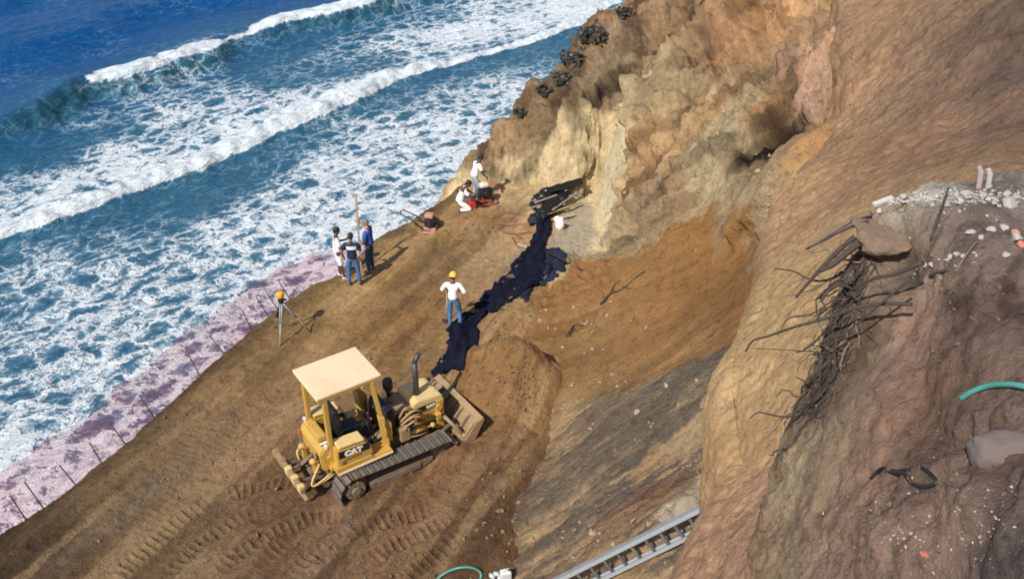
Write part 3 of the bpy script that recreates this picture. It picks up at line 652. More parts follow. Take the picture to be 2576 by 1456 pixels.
# ---- sandy spur and soil bank: sheets that start at a brink and curl over it ---------
def brink_sheet(name, R3, inner, far_pts, ns, nq, nw, wall, mat, cols, disp, cmul, colf=None, out=0.35, sgn=1.0):
    R3 = np.asarray(R3)
    f = TPS(list(R3) + [atd(*q) for q in inner], 0.004)
    seg = np.concatenate([[0], np.cumsum(np.linalg.norm(np.diff(R3[:, :2], axis=0), axis=1))])
    # equal steps as seen along the brink: spacing follows distance from the viewer
    wgt = np.interp(np.linspace(0, seg[-1], 2000), seg, 1.0 / np.linalg.norm(R3 - [0, 0, CAM_H], axis=1)); cw = np.cumsum(wgt); cw = (cw - cw[0]) / (cw[-1] - cw[0])
    s = np.interp(np.linspace(0, 1, ns), cw, np.linspace(0, seg[-1], 2000))
    R = np.stack([np.interp(s, seg, R3[:, k]) for k in range(3)], -1)
    ker = np.hanning(13); ker /= ker.sum()
    for k in range(3):
        R[:, k] = np.convolve(np.pad(R[:, k], 6, 'edge'), ker, 'valid')
    Q = np.array(far_pts, float)[:, :2]
    qs = np.linspace(0, 1, len(Q)); t = np.linspace(0, 1, ns)
    Qi = np.stack([np.interp(t, qs, Q[:, k]) for k in range(2)], -1)
    q = np.linspace(0, 1, nq) ** 1.15
    X = R[:, None, 0] * (1 - q) + Qi[:, None, 0] * q; Y = R[:, None, 1] * (1 - q) + Qi[:, None, 1] * q
    Z = f(X, Y)
    tan = np.gradient(R[:, :2], axis=0); tan /= np.linalg.norm(tan, axis=1, keepdims=True)
    left = np.stack([-tan[:, 1], tan[:, 0]], -1) * sgn
    k = np.linspace(1, 0, nw, endpoint=False)
    ox = out * np.sin(np.minimum(k * 4, 1) * math.pi / 2) - out * 1.0 * np.clip(k - .25, 0, 1)
    oz = -wall * k ** 1.5
    WX = R[:, None, 0] + left[:, None, 0] * ox; WY = R[:, None, 1] + left[:, None, 1] * ox
    WZ = Z[:, :1] + oz
    X = np.concatenate([WX, X], 1); Y = np.concatenate([WY, Y], 1); Z = np.concatenate([WZ, Z], 1)
    P = np.stack([X, Y, Z], -1)
    nor = normals(P); flip = np.sign(nor[:, nw + 5:, 2].mean()); nor = nor * flip
    h = disp(X, Y, Z)
    P = P + nor * h[..., None]
    c = idw(X, Y, Z, [(atd(u, v, 0) if False else march(f, u, v), kk) for (u, v), kk in cols], 3.0)
    c = c * cmul
    if colf is not None: c = colf(c, X, Y, Z, h)
    o = grid_mesh(name, P, mat, c); tag(o, kind='structure'); make_bvh(name, P)
    return f

def spur_disp(X, Y, Z):
    d = np.hypot(X, Y)
    e, o = X * .35 + Y * .94, X * .94 - Y * .35
    up = sstep(14, 20, d)
    return .09 * fbm(X, Y, Z, 1.6, 4, seed=3) + (0.045 + .035 * up) * ridged(e * 1.2, o * .55, Z, .45, 4, .6, seed=5) + .06 * up * fbm(e * 1.4, o * .6, Z, .6, 3, seed=6) + .028 * ridged(X, Y, Z, .20, 3, .6, seed=15)
def spur_col(c, X, Y, Z, h):
    e, o = X * .35 + Y * .94, X * .94 - Y * .35
    n = fbm(e, o * .6, Z, .5, 5, .62, seed=31); n2 = fbm(X, Y, Z, 2.0, 3, seed=32)
    c = c * (1 + .16 * n + .14 * n2)[..., None]
    pink = sstep(.2, .8, n2 + .4 * n) * (np.hypot(X, Y) < 12)
    c = c * (1 - .25 * sstep(.3, .8, fbm(e * 1.3, o * .6, Z, .28, 3, .6, seed=36)))[..., None]
    c = soften(c, .76) * 1.03
    return c * (1 - .35 * pink[..., None]) + .35 * pink[..., None] * srgb((184, 138, 108)) * .95

spur_f = brink_sheet('sandy_spur', SB, SB_IN, [(6.5, 2.0), (7.5, 4.5), (9, 8), (12, 12), (15, 16), (18, 22), (20, 30), (16, 36)], 620, 420, 70, 6.5, soil_mat('sandy_earth', 7, 45, .30, .8, .05),
    [((1900, 850), (204, 162, 94)), ((1880, 1100), (196, 150, 88)), ((1800, 1350), (196, 144, 96)), ((2000, 500), (188, 142, 86)), ((2050, 650), (194, 152, 90)), ((2200, 400), (172, 128, 82)), ((2400, 200), (142, 110, 80)), ((2500, 50), (118, 94, 74)), ((2540, 180), (112, 90, 74)), ((2350, 60), (146, 112, 80)), ((2200, 100), (164, 124, 82)), ((2150, 250), (176, 130, 86)), ((1950, 1000), (200, 158, 94)), ((1950, 1250), (188, 142, 100)), ((1900, 1450), (178, 132, 96)), ((2350, 350), (156, 116, 80)), ((2540, 300), (128, 98, 74)), ((1740, 1440), (182, 134, 92))], spur_disp, 0.95, spur_col, out=.30)

HOL = atd(2225, 660, 7.55)
def bank_disp(X, Y, Z):
    hol = np.exp(-(((X - HOL[0]) / .24) ** 2 + ((Y - HOL[1]) / .22) ** 2 + ((Z - HOL[2]) / .13) ** 2))
    cre = sstep(.35, .8, ridged((X * .62 + Y * .78) * .35, X * .78 - Y * .62, Z * .5, .75, 4, .6, seed=54))
    return -.34 * hol - .07 * cre + .10 * fbm(X, Y, Z, 1.0, 4, .55, seed=4) + .055 * ridged(X * 1.2, Y * .6, Z * .8, .6, 5, .58, seed=14) + .034 * ridged(X, Y, Z, .15, 4, .62, seed=24) * (.25 + 1.2 * sstep(.35, .7, vn(X * 1.1, Y * 1.1, Z))) + .05 * ridged((X * .62 + Y * .78) * .25, X * .78 - Y * .62, Z * .4, .34, 4, .6, seed=34)
def bank_col(c, X, Y, Z, h):
    n = fbm(X, Y, Z, .6, 5, .62, seed=41); n2 = fbm(X, Y, Z, 1.5, 3, seed=42)
    c = c * (1 + .22 * n + .14 * n2)[..., None]
    vein = sstep(.45, .9, fbm(X * 2, Y * .7, Z * .8, .45, 4, seed=43))
    e, o = X * .62 + Y * .78, X * .78 - Y * .62
    dia = fbm(e * .22, o * 1.3, Z * .5, .30, 5, .62, seed=47)
    dk = sstep(.15, .6, dia); lt = sstep(.2, .6, -dia)
    c = c * (1 - .34 * dk + .20 * lt)[..., None]
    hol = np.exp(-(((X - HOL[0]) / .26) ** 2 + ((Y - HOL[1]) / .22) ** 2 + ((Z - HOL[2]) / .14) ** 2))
    c = c * (1 - .55 * hol[..., None])  # shade of the hollow under the ledge, painted into the soil colour
    return soften(c, .78) * (1 - .4 * vein[..., None]) * np.array([1.06, 1.10, 1.05])
bank_f = brink_sheet('soil_bank', SA, SA_IN, [(13, 9), (10.5, 6), (9, 4), (7.5, 2), (6, 1), (4, .5), (2.2, .6)], 640, 420, 60, 5.0, soil_mat('bank_earth', 9, 60, .34, .9, .035),
    [((2230, 600), (132, 100, 78)), ((2400, 600), (112, 86, 78)), ((2500, 500), (100, 80, 78)), ((2300, 505), (196, 182, 164)), ((2380, 497), (188, 174, 160)), ((2235, 515), (190, 172, 148)), ((2470, 495), (168, 156, 148)), ((2300, 545), (132, 104, 86)), ((2420, 545), (104, 82, 76)), ((2300, 800), (156, 118, 96)), ((2500, 800), (124, 94, 84)), ((2100, 1100), (150, 120, 92)), ((2000, 1200), (160, 134, 102)), ((2000, 1400), (140, 113, 86)), ((2200, 1200), (146, 110, 88)), ((2400, 1300), (140, 108, 92)), ((2500, 1200), (120, 94, 84)), ((2550, 1420), (98, 82, 80)), ((2200, 1400), (140, 108, 92)), ((2300, 1000), (152, 110, 88)), ((2120, 800), (92, 70, 54)), ((2060, 980), (98, 76, 58)), ((1930, 1400), (146, 112, 84))], bank_disp, 0.95, bank_col, out=.12, sgn=1.0)

# ================================================================== THINGS
# ---- small mesh builders
def box(bm, c, s, rot=None, bev=0.0, mi=0):
    r = bmesh.ops.create_cube(bm, size=1.0)
    vs = r['verts']
    M = Matrix.Translation(Vector(c)) @ (rot.to_matrix().to_4x4() if isinstance(rot, Euler) else (rot.to_4x4() if rot is not None else Matrix.Identity(4))) @ Matrix.Diagonal((*s, 1))
    bmesh.ops.transform(bm, matrix=M, verts=vs)
    fs = set(f for v in vs for f in v.link_faces)
    for f in fs: f.material_index = mi
    if bev > 0:
        es = list(set(e for v in vs for e in v.link_edges))
        r2 = bmesh.ops.bevel(bm, geom=es, offset=min(bev, min(s) * .45), segments=2, affect='EDGES', profile=0.6)
        for f in r2['faces']: f.material_index = mi
    return vs

def tube(bm, pts, rad, n=8, cap=True, mi=0):
    pts = [Vector(p) for p in pts]
    rads = rad if isinstance(rad, (list, tuple)) else [rad] * len(pts)
    rings = []; ref = None
    for i, p in enumerate(pts):
        t = (pts[min(i + 1, len(pts) - 1)] - pts[max(i - 1, 0)])
        if t.length < 1e-9: t = Vector((0, 0, 1))
        t.normalize()
        if ref is None:
            ref = t.orthogonal().normalized()
        else:
            ref = (ref - t * ref.dot(t))
            ref = ref.normalized() if ref.length > 1e-6 else t.orthogonal().normalized()
        b = t.cross(ref)
        rings.append([bm.verts.new(p + (ref * math.cos(2 * math.pi * k / n) + b * math.sin(2 * math.pi * k / n)) * rads[i]) for k in range(n)])
    for a, b in zip(rings[:-1], rings[1:]):
        for k in range(n):
            f = bm.faces.new((a[k], a[(k + 1) % n], b[(k + 1) % n], b[k])); f.material_index = mi; f.smooth = True
    if cap:
        f = bm.faces.new(list(reversed(rings[0]))); f.material_index = mi
        f = bm.faces.new(rings[-1]); f.material_index = mi

def ball(bm, c, s, rot=None, sub=2, mi=0):
    r = bmesh.ops.create_icosphere(bm, subdivisions=sub, radius=1.0)
    M = Matrix.Translation(Vector(c)) @ (rot.to_matrix().to_4x4() if rot is not None else Matrix.Identity(4)) @ Matrix.Diagonal((*s, 1))
    bmesh.ops.transform(bm, matrix=M, verts=r['verts'])
    for v in r['verts']:
        for f in v.link_faces: f.material_index = mi; f.smooth = True
    return r['verts']

def prism(bm, prof, y0, y1, axis='y', mi=0, bev=0.0):
    """outline in the x-z plane pulled from y0 to y1"""
    a = [bm.verts.new((p[0], y0, p[1])) for p in prof]; b = [bm.verts.new((p[0], y1, p[1])) for p in prof]
    fs = [bm.faces.new(a), bm.faces.new(list(reversed(b)))]
    for i in range(len(prof)):
        j = (i + 1) % len(prof)
        fs.append(bm.faces.new((a[j], a[i], b[i], b[j])))
    for f in fs: f.material_index = mi
    bmesh.ops.recalc_face_normals(bm, faces=fs)
    if bev > 0:
        es = list(set(e for f in fs for e in f.edges))
        bmesh.ops.bevel(bm, geom=es, offset=bev, segments=2, affect='EDGES')
    return fs

def make(name, mat, parent, fn, smooth=False):
    bm = bmesh.new(); fn(bm)
    return obj(name, bm, mat, parent, smooth)

def arc(p0, p1, up, n=10):
    p0, p1, up = Vector(p0), Vector(p1), Vector(up)
    return [p0.lerp(p1, i / n) + up * math.sin(math.pi * i / n) for i in range(n + 1)]

def spline(pts, n=6):
    P = [Vector(p) for p in pts]; P = [P[0] * 2 - P[1]] + P + [P[-1] * 2 - P[-2]]; out = []
    for i in range(1, len(P) - 2):
        for k in range(n):
            t = k / n; a, b, c, d = P[i - 1], P[i], P[i + 1], P[i + 2]
            out.append(0.5 * ((2 * b) + (c - a) * t + (2 * a - 5 * b + 4 * c - d) * t * t + (3 * b - a - 3 * c + d) * t ** 3))
    out.append(P[-2]); return out

def text_mesh(name, body, size, mat, parent, loc, rot, extrude=0.004, bold=0.0, sx=1.0):
    cu = bpy.data.curves.new(name, 'FONT'); cu.body = body; cu.size = size; cu.extrude = extrude; cu.align_x = 'CENTER'; cu.align_y = 'CENTER'; cu.offset = bold
    t = bpy.data.objects.new(name, cu); COL.objects.link(t)
    dg = bpy.context.evaluated_depsgraph_get()
    me = bpy.data.meshes.new_from_object(t.evaluated_get(dg))
    bpy.data.objects.remove(t); bpy.data.curves.remove(cu)
    o = link(name, me, mat, parent); o.location = loc; o.rotation_euler = rot; o.scale = (sx, 1, 1)
    return o

# ---- materials of things
YEL = plain('machine_yellow', (0.50, 0.295, 0.055), .5, 0, .2, 6, dust=.42, dustcol=(.40, .27, .13))
ROOFM = plain('sun_bleached_roof', (0.74, 0.575, 0.36), .55, 0, .10, 3, dust=.34, dustcol=(.58, .40, .26))
DUSTY = plain('dusty_blade_steel', (0.31, 0.205, 0.105), .8, 0, .3, 5, dust=.6, dustcol=(.22, .155, .09))
HOODM = plain('sun_bleached_yellow', (0.66, 0.49, 0.21), .5, 0, .12, 5, dust=.30, dustcol=(.48, .34, .18))
SHOE = plain('worn_track_steel', (0.15, 0.13, 0.11), .6, .25, .3, 9, dust=.42, dustcol=(.20, .15, .10))
GREASE = plain('greasy_steel', (0.035, 0.03, 0.026), .6, .2, .3, 8, dust=.25, dustcol=(.12, .085, .055))
MUDDY = plain('muddy_steel', (0.15, 0.11, 0.075), .85, 0, .3, 7, dust=.5, dustcol=(.22, .16, .10))
BLACK = plain('black_paint', (0.012, 0.012, 0.012), .45, 0, .2, 8, dust=.06)
VINYL = plain('black_vinyl', (0.010, 0.011, 0.016), .5, 0, .2, 10)
WHITE = plain('white_paint', (0.78, 0.78, 0.76), .5, 0, .04, 6)
REDP = plain('red_paint', (0.30, 0.03, 0.03), .5, 0, .1, 6)
TRIY = plain('yellow_print', (0.80, 0.50, 0.03), .5, 0, .05, 6)
EXH = plain('exhaust_steel', (0.075, 0.08, 0.085), .5, .5, .25, 12, dust=.1)
HOSE = plain('dusty_hose', (0.30, 0.20, 0.10), .7, 0, .25, 9)
DIM = plain('faded_print', (0.16, 0.09, 0.03), .6, 0, .2, 20)
LAMPG = plain('lamp_glass', (0.55, 0.55, 0.5), .15, 0, .05, 5)

# ---- bulldozer -----------------------------------------------------------
def bulldozer():
    T = empty('bulldozer', (-3.23, 16.82, 0.0), math.radians(90 - 55.5))
    tag(T, 'small yellow crawler bulldozer with flat canopy roof, rear ripper and blade against a dirt pile', 'bulldozer')
    # crawler tracks
    RX, RZ, RR = -1.00, 0.41, 0.385
    FX, FZ, FR = 1.26, 0.36, 0.33
    def loop(n):
        al = math.atan2(RR - FR - 0, FX - RX)
        segs = []
        L1 = math.hypot(FX - RX, FZ - RZ); ar, af = math.pi * RR, math.pi * FR
        tot = 2 * L1 + ar + af; out = []
        for i in range(n):
            s = tot * i / n
            if s < L1:                                   # top run, rear to front
                t = s / L1; p = (RX + (FX - RX) * t, RZ + RR + (FZ + FR - RZ - RR) * t - .02 * math.sin(math.pi * t)); a = 0.0
            elif s < L1 + af:
                th = math.pi / 2 - (s - L1) / FR; p = (FX + FR * math.cos(th), FZ + FR * math.sin(th)); a = -(s - L1) / FR
            elif s < 2 * L1 + af:
                t = (s - L1 - af) / L1; p = (FX + (RX - FX) * t, FZ - FR + (RZ - RR - FZ + FR) * t); a = math.pi
            else:
                th = -math.pi / 2 - (s - 2 * L1 - af) / RR; p = (RX + RR * math.cos(th), RZ + RR * math.sin(th)); a = math.pi - (s - 2 * L1 - af) / RR
            out.append((p, a))
        return out
    bm = bmesh.new()
    box(bm, (0, 0, 0.012), (0.155, 0.44, 0.022), bev=.004); box(bm, (-0.062, 0, 0.042), (0.018, 0.44, 0.04))
    shoe_me = bpy.data.meshes.new('track_shoe'); bm.to_mesh(shoe_me); bm.free()
    for sy in (-1, 1):
        y = sy * .90
        def chain(bm):
            for yy in (-.075, .075):
                lp = loop(72)
                outer = [(p[0] + .0, p[1]) for p, a in lp]
                va = []; vb = []
                for (p, a) in lp:
                    nx, nz = -math.sin(a), math.cos(a)
                    va.append([bm.verts.new((p[0] - nx * d, y + yy + w_, p[1] - nz * d)) for d, w_ in ((0, -.022), (0, .022), (.085, .022), (.085, -.022))])
                for i in range(72):
                    A, B = va[i], va[(i + 1) % 72]
                    for k in range(4):
                        bm.faces.new((A[k], A[(k + 1) % 4], B[(k + 1) % 4], B[k]))
            bmesh.ops.recalc_face_normals(bm, faces=bm.faces)
        tr = make('track', GREASE, T, chain)
        for i, (p, a) in enumerate(loop(38)):
            o = bpy.data.objects.new('track_shoe', shoe_me); COL.objects.link(o); o.parent = tr
            o.location = (p[0], y, p[1]); o.rotation_euler = (0, -a, 0)
        if not shoe_me.materials: shoe_me.materials.append(SHOE)
        def sprocket(bm):
            n = 23
            for yy in (y - .05, y + .05): pass
            prof = []
            for k in range(n * 2):
                r = .285 if k % 2 else .335
                prof.append((RX + r * math.cos(math.pi * k / n), RZ + r * math.sin(math.pi * k / n)))
            prism(bm, prof, y - .03, y + .03)
            tube(bm, [(RX, y + sy * .0, RZ), (RX, y + sy * .14, RZ)], .20, 20)
            tube(bm, [(RX, y + sy * .13, RZ), (RX, y + sy * .17, RZ)], [.25, .23], 20)
            tube(bm, [(RX, y + sy * .17, RZ), (RX, y + sy * .21, RZ)], [.12, .10], 14)
            for k in range(10):
                a = 2 * math.pi * k / 10
                tube(bm, [(RX + .19 * math.cos(a), y + sy * .165, RZ + .19 * math.sin(a)), (RX + .19 * math.cos(a), y + sy * .19, RZ + .19 * math.sin(a))], .018, 6)
        make('sprocket', MUDDY, T, sprocket)
        def idler(bm):
            tube(bm, [(FX, y - .05, FZ), (FX, y + .05, FZ)], .235, 24)
            tube(bm, [(FX, y - .02, FZ), (FX, y + .02, FZ)], .27, 24)
            tube(bm, [(FX, y + sy * .05, FZ), (FX, y + sy * .10, FZ)], [.11, .09], 16)
        make('idler', MUDDY, T, idler)
        def frame(bm):
            prism(bm, [(-.62, .20), (-.66, .36), (-.45, .42), (.60, .42), (1.0, .38), (1.0, .26), (.7, .18)], y - .13, y + .13, bev=.02)
            box(bm, (.1, y + sy * .145, .30), (1.1, .03, .14), bev=.01)
        make('track_frame', MUDDY, T, frame)
        for k in range(5):
            def roller(bm, x=-.62 + k * .33):
                tube(bm, [(x, y - .10, .175), (x, y - .06, .175), (x, y - .055, .14), (x, y + .055, .14), (x, y + .06, .175), (x, y + .10, .175)], [.09, .09, .07, .07, .09, .09], 14)
            make('roller', GREASE, T, roller)
        def carrier(bm): tube(bm, [(.1, y - .09, .565), (.1, y + .09, .565)], .07, 14)
        make('carrier_roller', GREASE, T, carrier)
        # fender / platform above the track with its bright lip
        def fender(bm):
            prism(bm, [(-1.30, .88), (-1.30, 1.04), (-.46, 1.04), (-.36, .95), (.06, .95), (.06, .88)], sy * .44, sy * .86, bev=.012)
        fd = make('fender', YEL, T, fender)
        def lip(bm): box(bm, (-.62, sy * .873, .885), (1.36, .025, .05), bev=.006)
        make('fender_lip', ROOFM, fd, lip)
        def console(bm):
            prism(bm, [(-1.24, 1.04), (-1.24, 1.50), (-.56, 1.44), (-.42, 1.30), (-.38, 1.045)], sy * .46, sy * .82, bev=.02)
        cs = make('side_console', YEL, T, console)
        def armrest(bm):
            box(bm, (-.88, sy * .64, 1.53), (.62, .34, .07), Euler((0, math.radians(4.6), 0)), bev=.025)
        make('armrest', HOODM, cs, armrest)
        if sy < 0:
            make('name_band', BLACK, cs, lambda bm: box(bm, (-.84, -.826, 1.345), (.74, .008, .19), Euler((0, math.radians(4.6), 0))))
            lg = text_mesh('lettering', 'CAT', .19, WHITE, cs, (-.86, -.836, 1.335), (math.pi / 2, math.radians(4.6), 0), .004, .014, 1.12)
            make('logo_triangle', TRIY, cs, lambda bm: prism(bm, [(-.92, 1.268), (-.855, 1.350), (-.795, 1.262)], -.8435, -.8355))
            def faded(bm):
                for k in range(7):
                    box(bm, (-1.07 + k * .062, -.824, 1.175 + (k % 2) * .004), (.036, .006, .048))
            make('faded_marking', DIM, cs, faded)
            make('round_decal', DIM, cs, lambda bm: tube(bm, [(-1.10, -.82, 1.11), (-1.10, -.826, 1.11)], .05, 16))
    # hull
    def hull(bm):
        box(bm, (0.0, 0, .62), (2.5, .86, .46), bev=.03)
        box(bm, (-1.22, 0, .72), (.34, .9, .5), bev=.03)
    make('main_frame', MUDDY, T, hull)
    make('floor_plate', GREASE, T, lambda bm: box(bm, (-.30, 0, .885), (1.3, .88, .05)))
    # fuel tank / rear body
    def tank(bm):
        prism(bm, [(-1.48, .82), (-1.52, 1.35), (-1.42, 1.50), (-1.20, 1.52), (-1.14, .86)], -.56, .56, bev=.035)
    tk = make('fuel_tank', YEL, T, tank)
    make('filler_cap', YEL, tk, lambda bm: tube(bm, [(-1.33, .25, 1.50), (-1.33, .25, 1.60)], .10, 16))
    def tbox(bm): box(bm, (-1.36, -.12, 1.60), (.22, .5, .16), bev=.04)
    make('tank_top_box', YEL, tk, tbox)
    make('vent_opening', BLACK, tk, lambda bm: box(bm, (-1.512, -.33, 1.05), (.02, .12, .3), Euler((0, math.radians(-4), 0))))
    make('warning_strip', WHITE, tk, lambda bm: box(bm, (-1.30, -.42, 1.527), (.30, .05, .008)))
    make('warning_strip', REDP, tk, lambda bm: box(bm, (-1.30, -.475, 1.527), (.30, .028, .008)))
    make('tail_reflector', plain('amber_red', (.42, .10, .02), .4), tk, lambda bm: box(bm, (-1.545, .52, 1.22), (.03, .10, .22), bev=.01))
    # seat
    def seatf(bm):
        box(bm, (-.62, 0, 1.27), (.56, .52, .16), bev=.05)
        box(bm, (-.66, 0, 1.08), (.42, .42, .26), bev=.02)
    st = make('seat', VINYL, T, seatf, False)
    def back(bm):
        box(bm, (-.90, 0, 1.70), (.17, .58, .84), Euler((0, math.radians(-9), 0)), bev=.07)
        box(bm, (-.72, -.29, 1.47), (.36, .08, .09), bev=.03); box(bm, (-.72, .29, 1.47), (.36, .08, .09), bev=.03)
    make('backrest', VINYL, st, back)
    # dashboard, levers
    def dash(bm):
        prism(bm, [(.16, .9), (.12, 1.48), (.20, 1.60), (.38, 1.60), (.38, .9)], -.40, .40, bev=.02)
    ds = make('dashboard', BLACK, T, dash)
    make('gauge', LAMPG, ds, lambda bm: [tube(bm, [(.125, yy, 1.50), (.112, yy, 1.50)], .045, 14) for yy in (-.2, -.05, .1)])
    for k, (x, y, lean) in enumerate([(-.10, -.30, .10), (-.06, -.18, .06), (.02, .16, -.02), (-.22, -.40, .05), (.0, .30, .0)]):
        def lever(bm):
            tube(bm, [(x, y, .92), (x - lean * .5, y, 1.3), (x - lean * 1.4, y, 1.52)], .014, 6); ball(bm, (x - lean * 1.45, y, 1.545), (.028, .028, .034), sub=1)
        make('control_lever', BLACK, T, lever)
    for yy in (-.3, .3): make('footrest', DUSTY, T, lambda bm: box(bm, (-.02, yy, .98), (.30, .18, .03), Euler((0, -.5, 0)), bev=.008))
    # canopy
    for sy in (-1, 1):
        def post(bm):
            box(bm, (-1.27, sy * .555, 1.84), (.105, .105, 2.0), bev=.015)
            box(bm, (-1.27, sy * .555, .90), (.17, .16, .14), bev=.015)
        ps = make('canopy_post', YEL, T, post)
        make('post_lamp', LAMPG, ps, lambda bm: (box(bm, (-1.37, sy * .555, 1.52), (.07, .12, .10), bev=.02)))
        make('post_bracket', YEL, ps, lambda bm: (box(bm, (-1.35, sy * .555, 1.20), (.06, .10, .10), bev=.015)))
        def fpost(bm):
            a, b, c = Vector((.04, sy * .60, .95)), Vector((-.03, sy * .58, 1.75)), Vector((-.17, sy * .555, 2.82))
            for p, q, ww in ((a, b, .17), (b, c, .115)):
                d = q - p; mid = (p + q) / 2
                box(bm, mid, (ww, ww * .85, d.length + .04), d.to_track_quat('Z', 'Y').to_matrix(), bev=.015)
        fp = make('canopy_post', YEL, T, fpost)
        make('post_gusset', YEL, fp, lambda bm: prism(bm, [(-.02, 1.10), (.20, .96), (.20, 1.5), (.06, 1.70)], sy * .60 - .035, sy * .60 + .035, bev=.008))
        make('hand_grip', YEL, fp, lambda bm: tube(bm, arc((.02, sy * .68, 1.2), (-.02, sy * .67, 1.62), (0, sy * .06, 0), 8), .013, 6))
    def roof(bm):
        box(bm, (-.70, 0, 2.885), (1.52, 1.24, .07), bev=.018)
    rf = make('canopy_roof', ROOFM, T, roof)
    make('roof_rim', YEL, rf, lambda bm: (box(bm, (-.70, -.59, 2.82), (1.46, .04, .06)), box(bm, (-.70, .59, 2.82), (1.46, .04, .06)), box(bm, (-1.42, 0, 2.82), (.04, 1.13, .06)), box(bm, (.02, 0, 2.82), (.04, 1.13, .06))))
    make('roof_lamp', YEL, rf, lambda bm: box(bm, (-.40, -.60, 2.75), (.07, .06, .07), bev=.02))
    # engine hood
    def hood(bm):
        prism(bm, [(.90, 1.36), (.90, 1.52), (1.02, 1.555), (1.62, 1.50), (1.68, 1.45), (1.68, 1.36)], -.40, .40, bev=.02)
    hd = make('hood', HOODM, T, hood)
    make('hood_crease', HOODM, hd, lambda bm: prism(bm, [(.96, 1.52), (1.02, 1.592), (1.58, 1.540), (1.64, 1.47)], -.05, .28, bev=.015))
    make('name_band', BLACK, hd, lambda bm: (box(bm, (1.29, -.404, 1.305), (.78, .012, .11)), box(bm, (1.29, .404, 1.305), (.78, .012, .11))))
    text_mesh('lettering', 'CAT', .10, WHITE, hd, (1.34, -.4125, 1.302), (math.pi / 2, 0, 0), .003, .008, 1.2)
    def cowl(bm): prism(bm, [(.22, .90), (.22, 1.46), (.90, 1.40), (.90, .90)], -.33, .33, bev=.02)
    cw = make('engine_cowl', DUSTY, T, cowl)
    make('filler_cap', MUDDY, cw, lambda bm: tube(bm, [(.55, .1, 1.42), (.55, .1, 1.49)], .06, 12))
    make('engine_opening', BLACK, cw, lambda bm: box(bm, (.60, -.336, 1.2), (.36, .012, .36)))
    def rad(bm):
        box(bm, (1.58, 0, .95), (.22, .84, .84), bev=.025)
        box(bm, (1.22, -.36, 1.04), (.62, .04, .44), bev=.01); box(bm, (1.22, .36, 1.04), (.62, .04, .44), bev=.01)
    rd = make('radiator_guard', YEL, T, rad)
    make('guard_boss', YEL, rd, lambda bm: tube(bm, [(1.54, -.42, 1.20), (1.54, -.47, 1.20)], .085, 16))
    make('red_decal', REDP, rd, lambda bm: box(bm, (1.08, -.384, .99), (.22, .006, .10), Euler((0, .12, 0))))
    make('white_decal', WHITE, rd, lambda bm: box(bm, (.945, -.384, 1.005), (.085, .006, .10), Euler((0, .12, 0))))
    for k in range(7):
        make('grille_bar', GREASE, rd, lambda bm: box(bm, (1.70, -.3 + k * .1, .95), (.02, .03, .66)))
    # exhaust and air cleaner
    def exh(bm):
        tube(bm, [(1.14, -.12, 1.50), (1.14, -.12, 2.05), (1.14, -.12, 2.46)], [.068, .066, .062], 14)
        tube(bm, [(1.14, -.12, 2.43), (1.17, -.12, 2.54), (1.27, -.12, 2.68)], .06, 14)
    make('exhaust_pipe', EXH, T, exh, False)
    def pre(bm):
        tube(bm, [(.62, .30, 1.45), (.62, .30, 1.66)], .055, 12)
        tube(bm, [(.62, .30, 1.64), (.62, .30, 1.70), (.62, .30, 1.90), (.62, .30, 1.93)], [.09, .12, .12, .10], 16)
    make('air_cleaner', plain('blue_black_plastic', (.02, .022, .035), .4), T, pre, False)
    # hydraulics
    for sy in (-1, 1):
        def lift(bm):
            a, b = Vector((.74, sy * .50, 1.32)), Vector((1.46, sy * .50, .98))
            tube(bm, [a, a.lerp(b, .58)], .052, 12); tube(bm, [a - Vector((.04, 0, -.02)), a + Vector((.05, 0, -.025))], .066, 12)
        lf = make('lift_cylinder', YEL, T, lift)
        make('cylinder_rod', EXH, lf, lambda bm: tube(bm, [(1.14, sy * .50, 1.13), (1.46, sy * .50, .98)], .026, 10))
        make('cylinder_bracket', YEL, lf, lambda bm: box(bm, (1.48, sy * .48, .98), (.13, .12, .18), bev=.02))
        make('cylinder_bracket', YEL, lf, lambda bm: box(bm, (.72, sy * .46, 1.34), (.14, .10, .14), bev=.02))
        def arm(bm):
            for p, q, ww in (((.05, sy * .50, .50), (1.60, sy * .50, .44), .15), ((1.56, sy * .50, .45), (2.02, sy * .30, .42), .15)):
                p, q = Vector(p), Vector(q); d = q - p
                box(bm, (p + q) / 2, (.12, ww, d.length), d.to_track_quat('Z', 'Y').to_matrix(), bev=.02)
        make('push_arm', MUDDY, T, arm)
    def tilt(bm):
        tube(bm, [(.62, -.52, .86), (1.12, -.52, .83)], .062, 12); tube(bm, [(1.1, -.52, .832), (1.34, -.52, .82)], .03, 8)
        ball(bm, (1.30, -.52, .82), (.07, .07, .065))
    make('tilt_cylinder', YEL, T, tilt)
    for sy in (-1, 1):
        make('blade_brace', DUSTY, T, lambda bm: (tube(bm, [(1.62, sy * .50, .92), (1.94, sy * .86, .42)], .045, 10), ball(bm, (1.94, sy * .87, .42), (.08, .08, .08))))
    for p0, p1, up, r in [((.50, -.42, 1.18), (1.05, -.50, 1.30), (0, -.12, .28), .032), ((.46, -.46, 1.12), (1.02, -.52, 1.26), (0, -.16, .24), .030), ((.44, -.48, 1.02), (.92, -.54, 1.20), (0, -.20, .22), .026), ((.50, -.40, 1.30), (.80, -.46, 1.44), (0, -.06, .24), .028), ((.5, -.56, .84), (1.1, -.60, .74), (0, -.10, .06), .016)]:
        make('hydraulic_hose', HOSE, T, lambda bm: tube(bm, arc(p0, p1, up, 12), r, 8), True)
    make('valve_block', DUSTY, T, lambda bm: (box(bm, (.52, -.56, .98), (.24, .20, .34), bev=.02), tube(bm, [(.54, -.62, 1.1), (.54, -.62, 1.22)], .05, 10)))
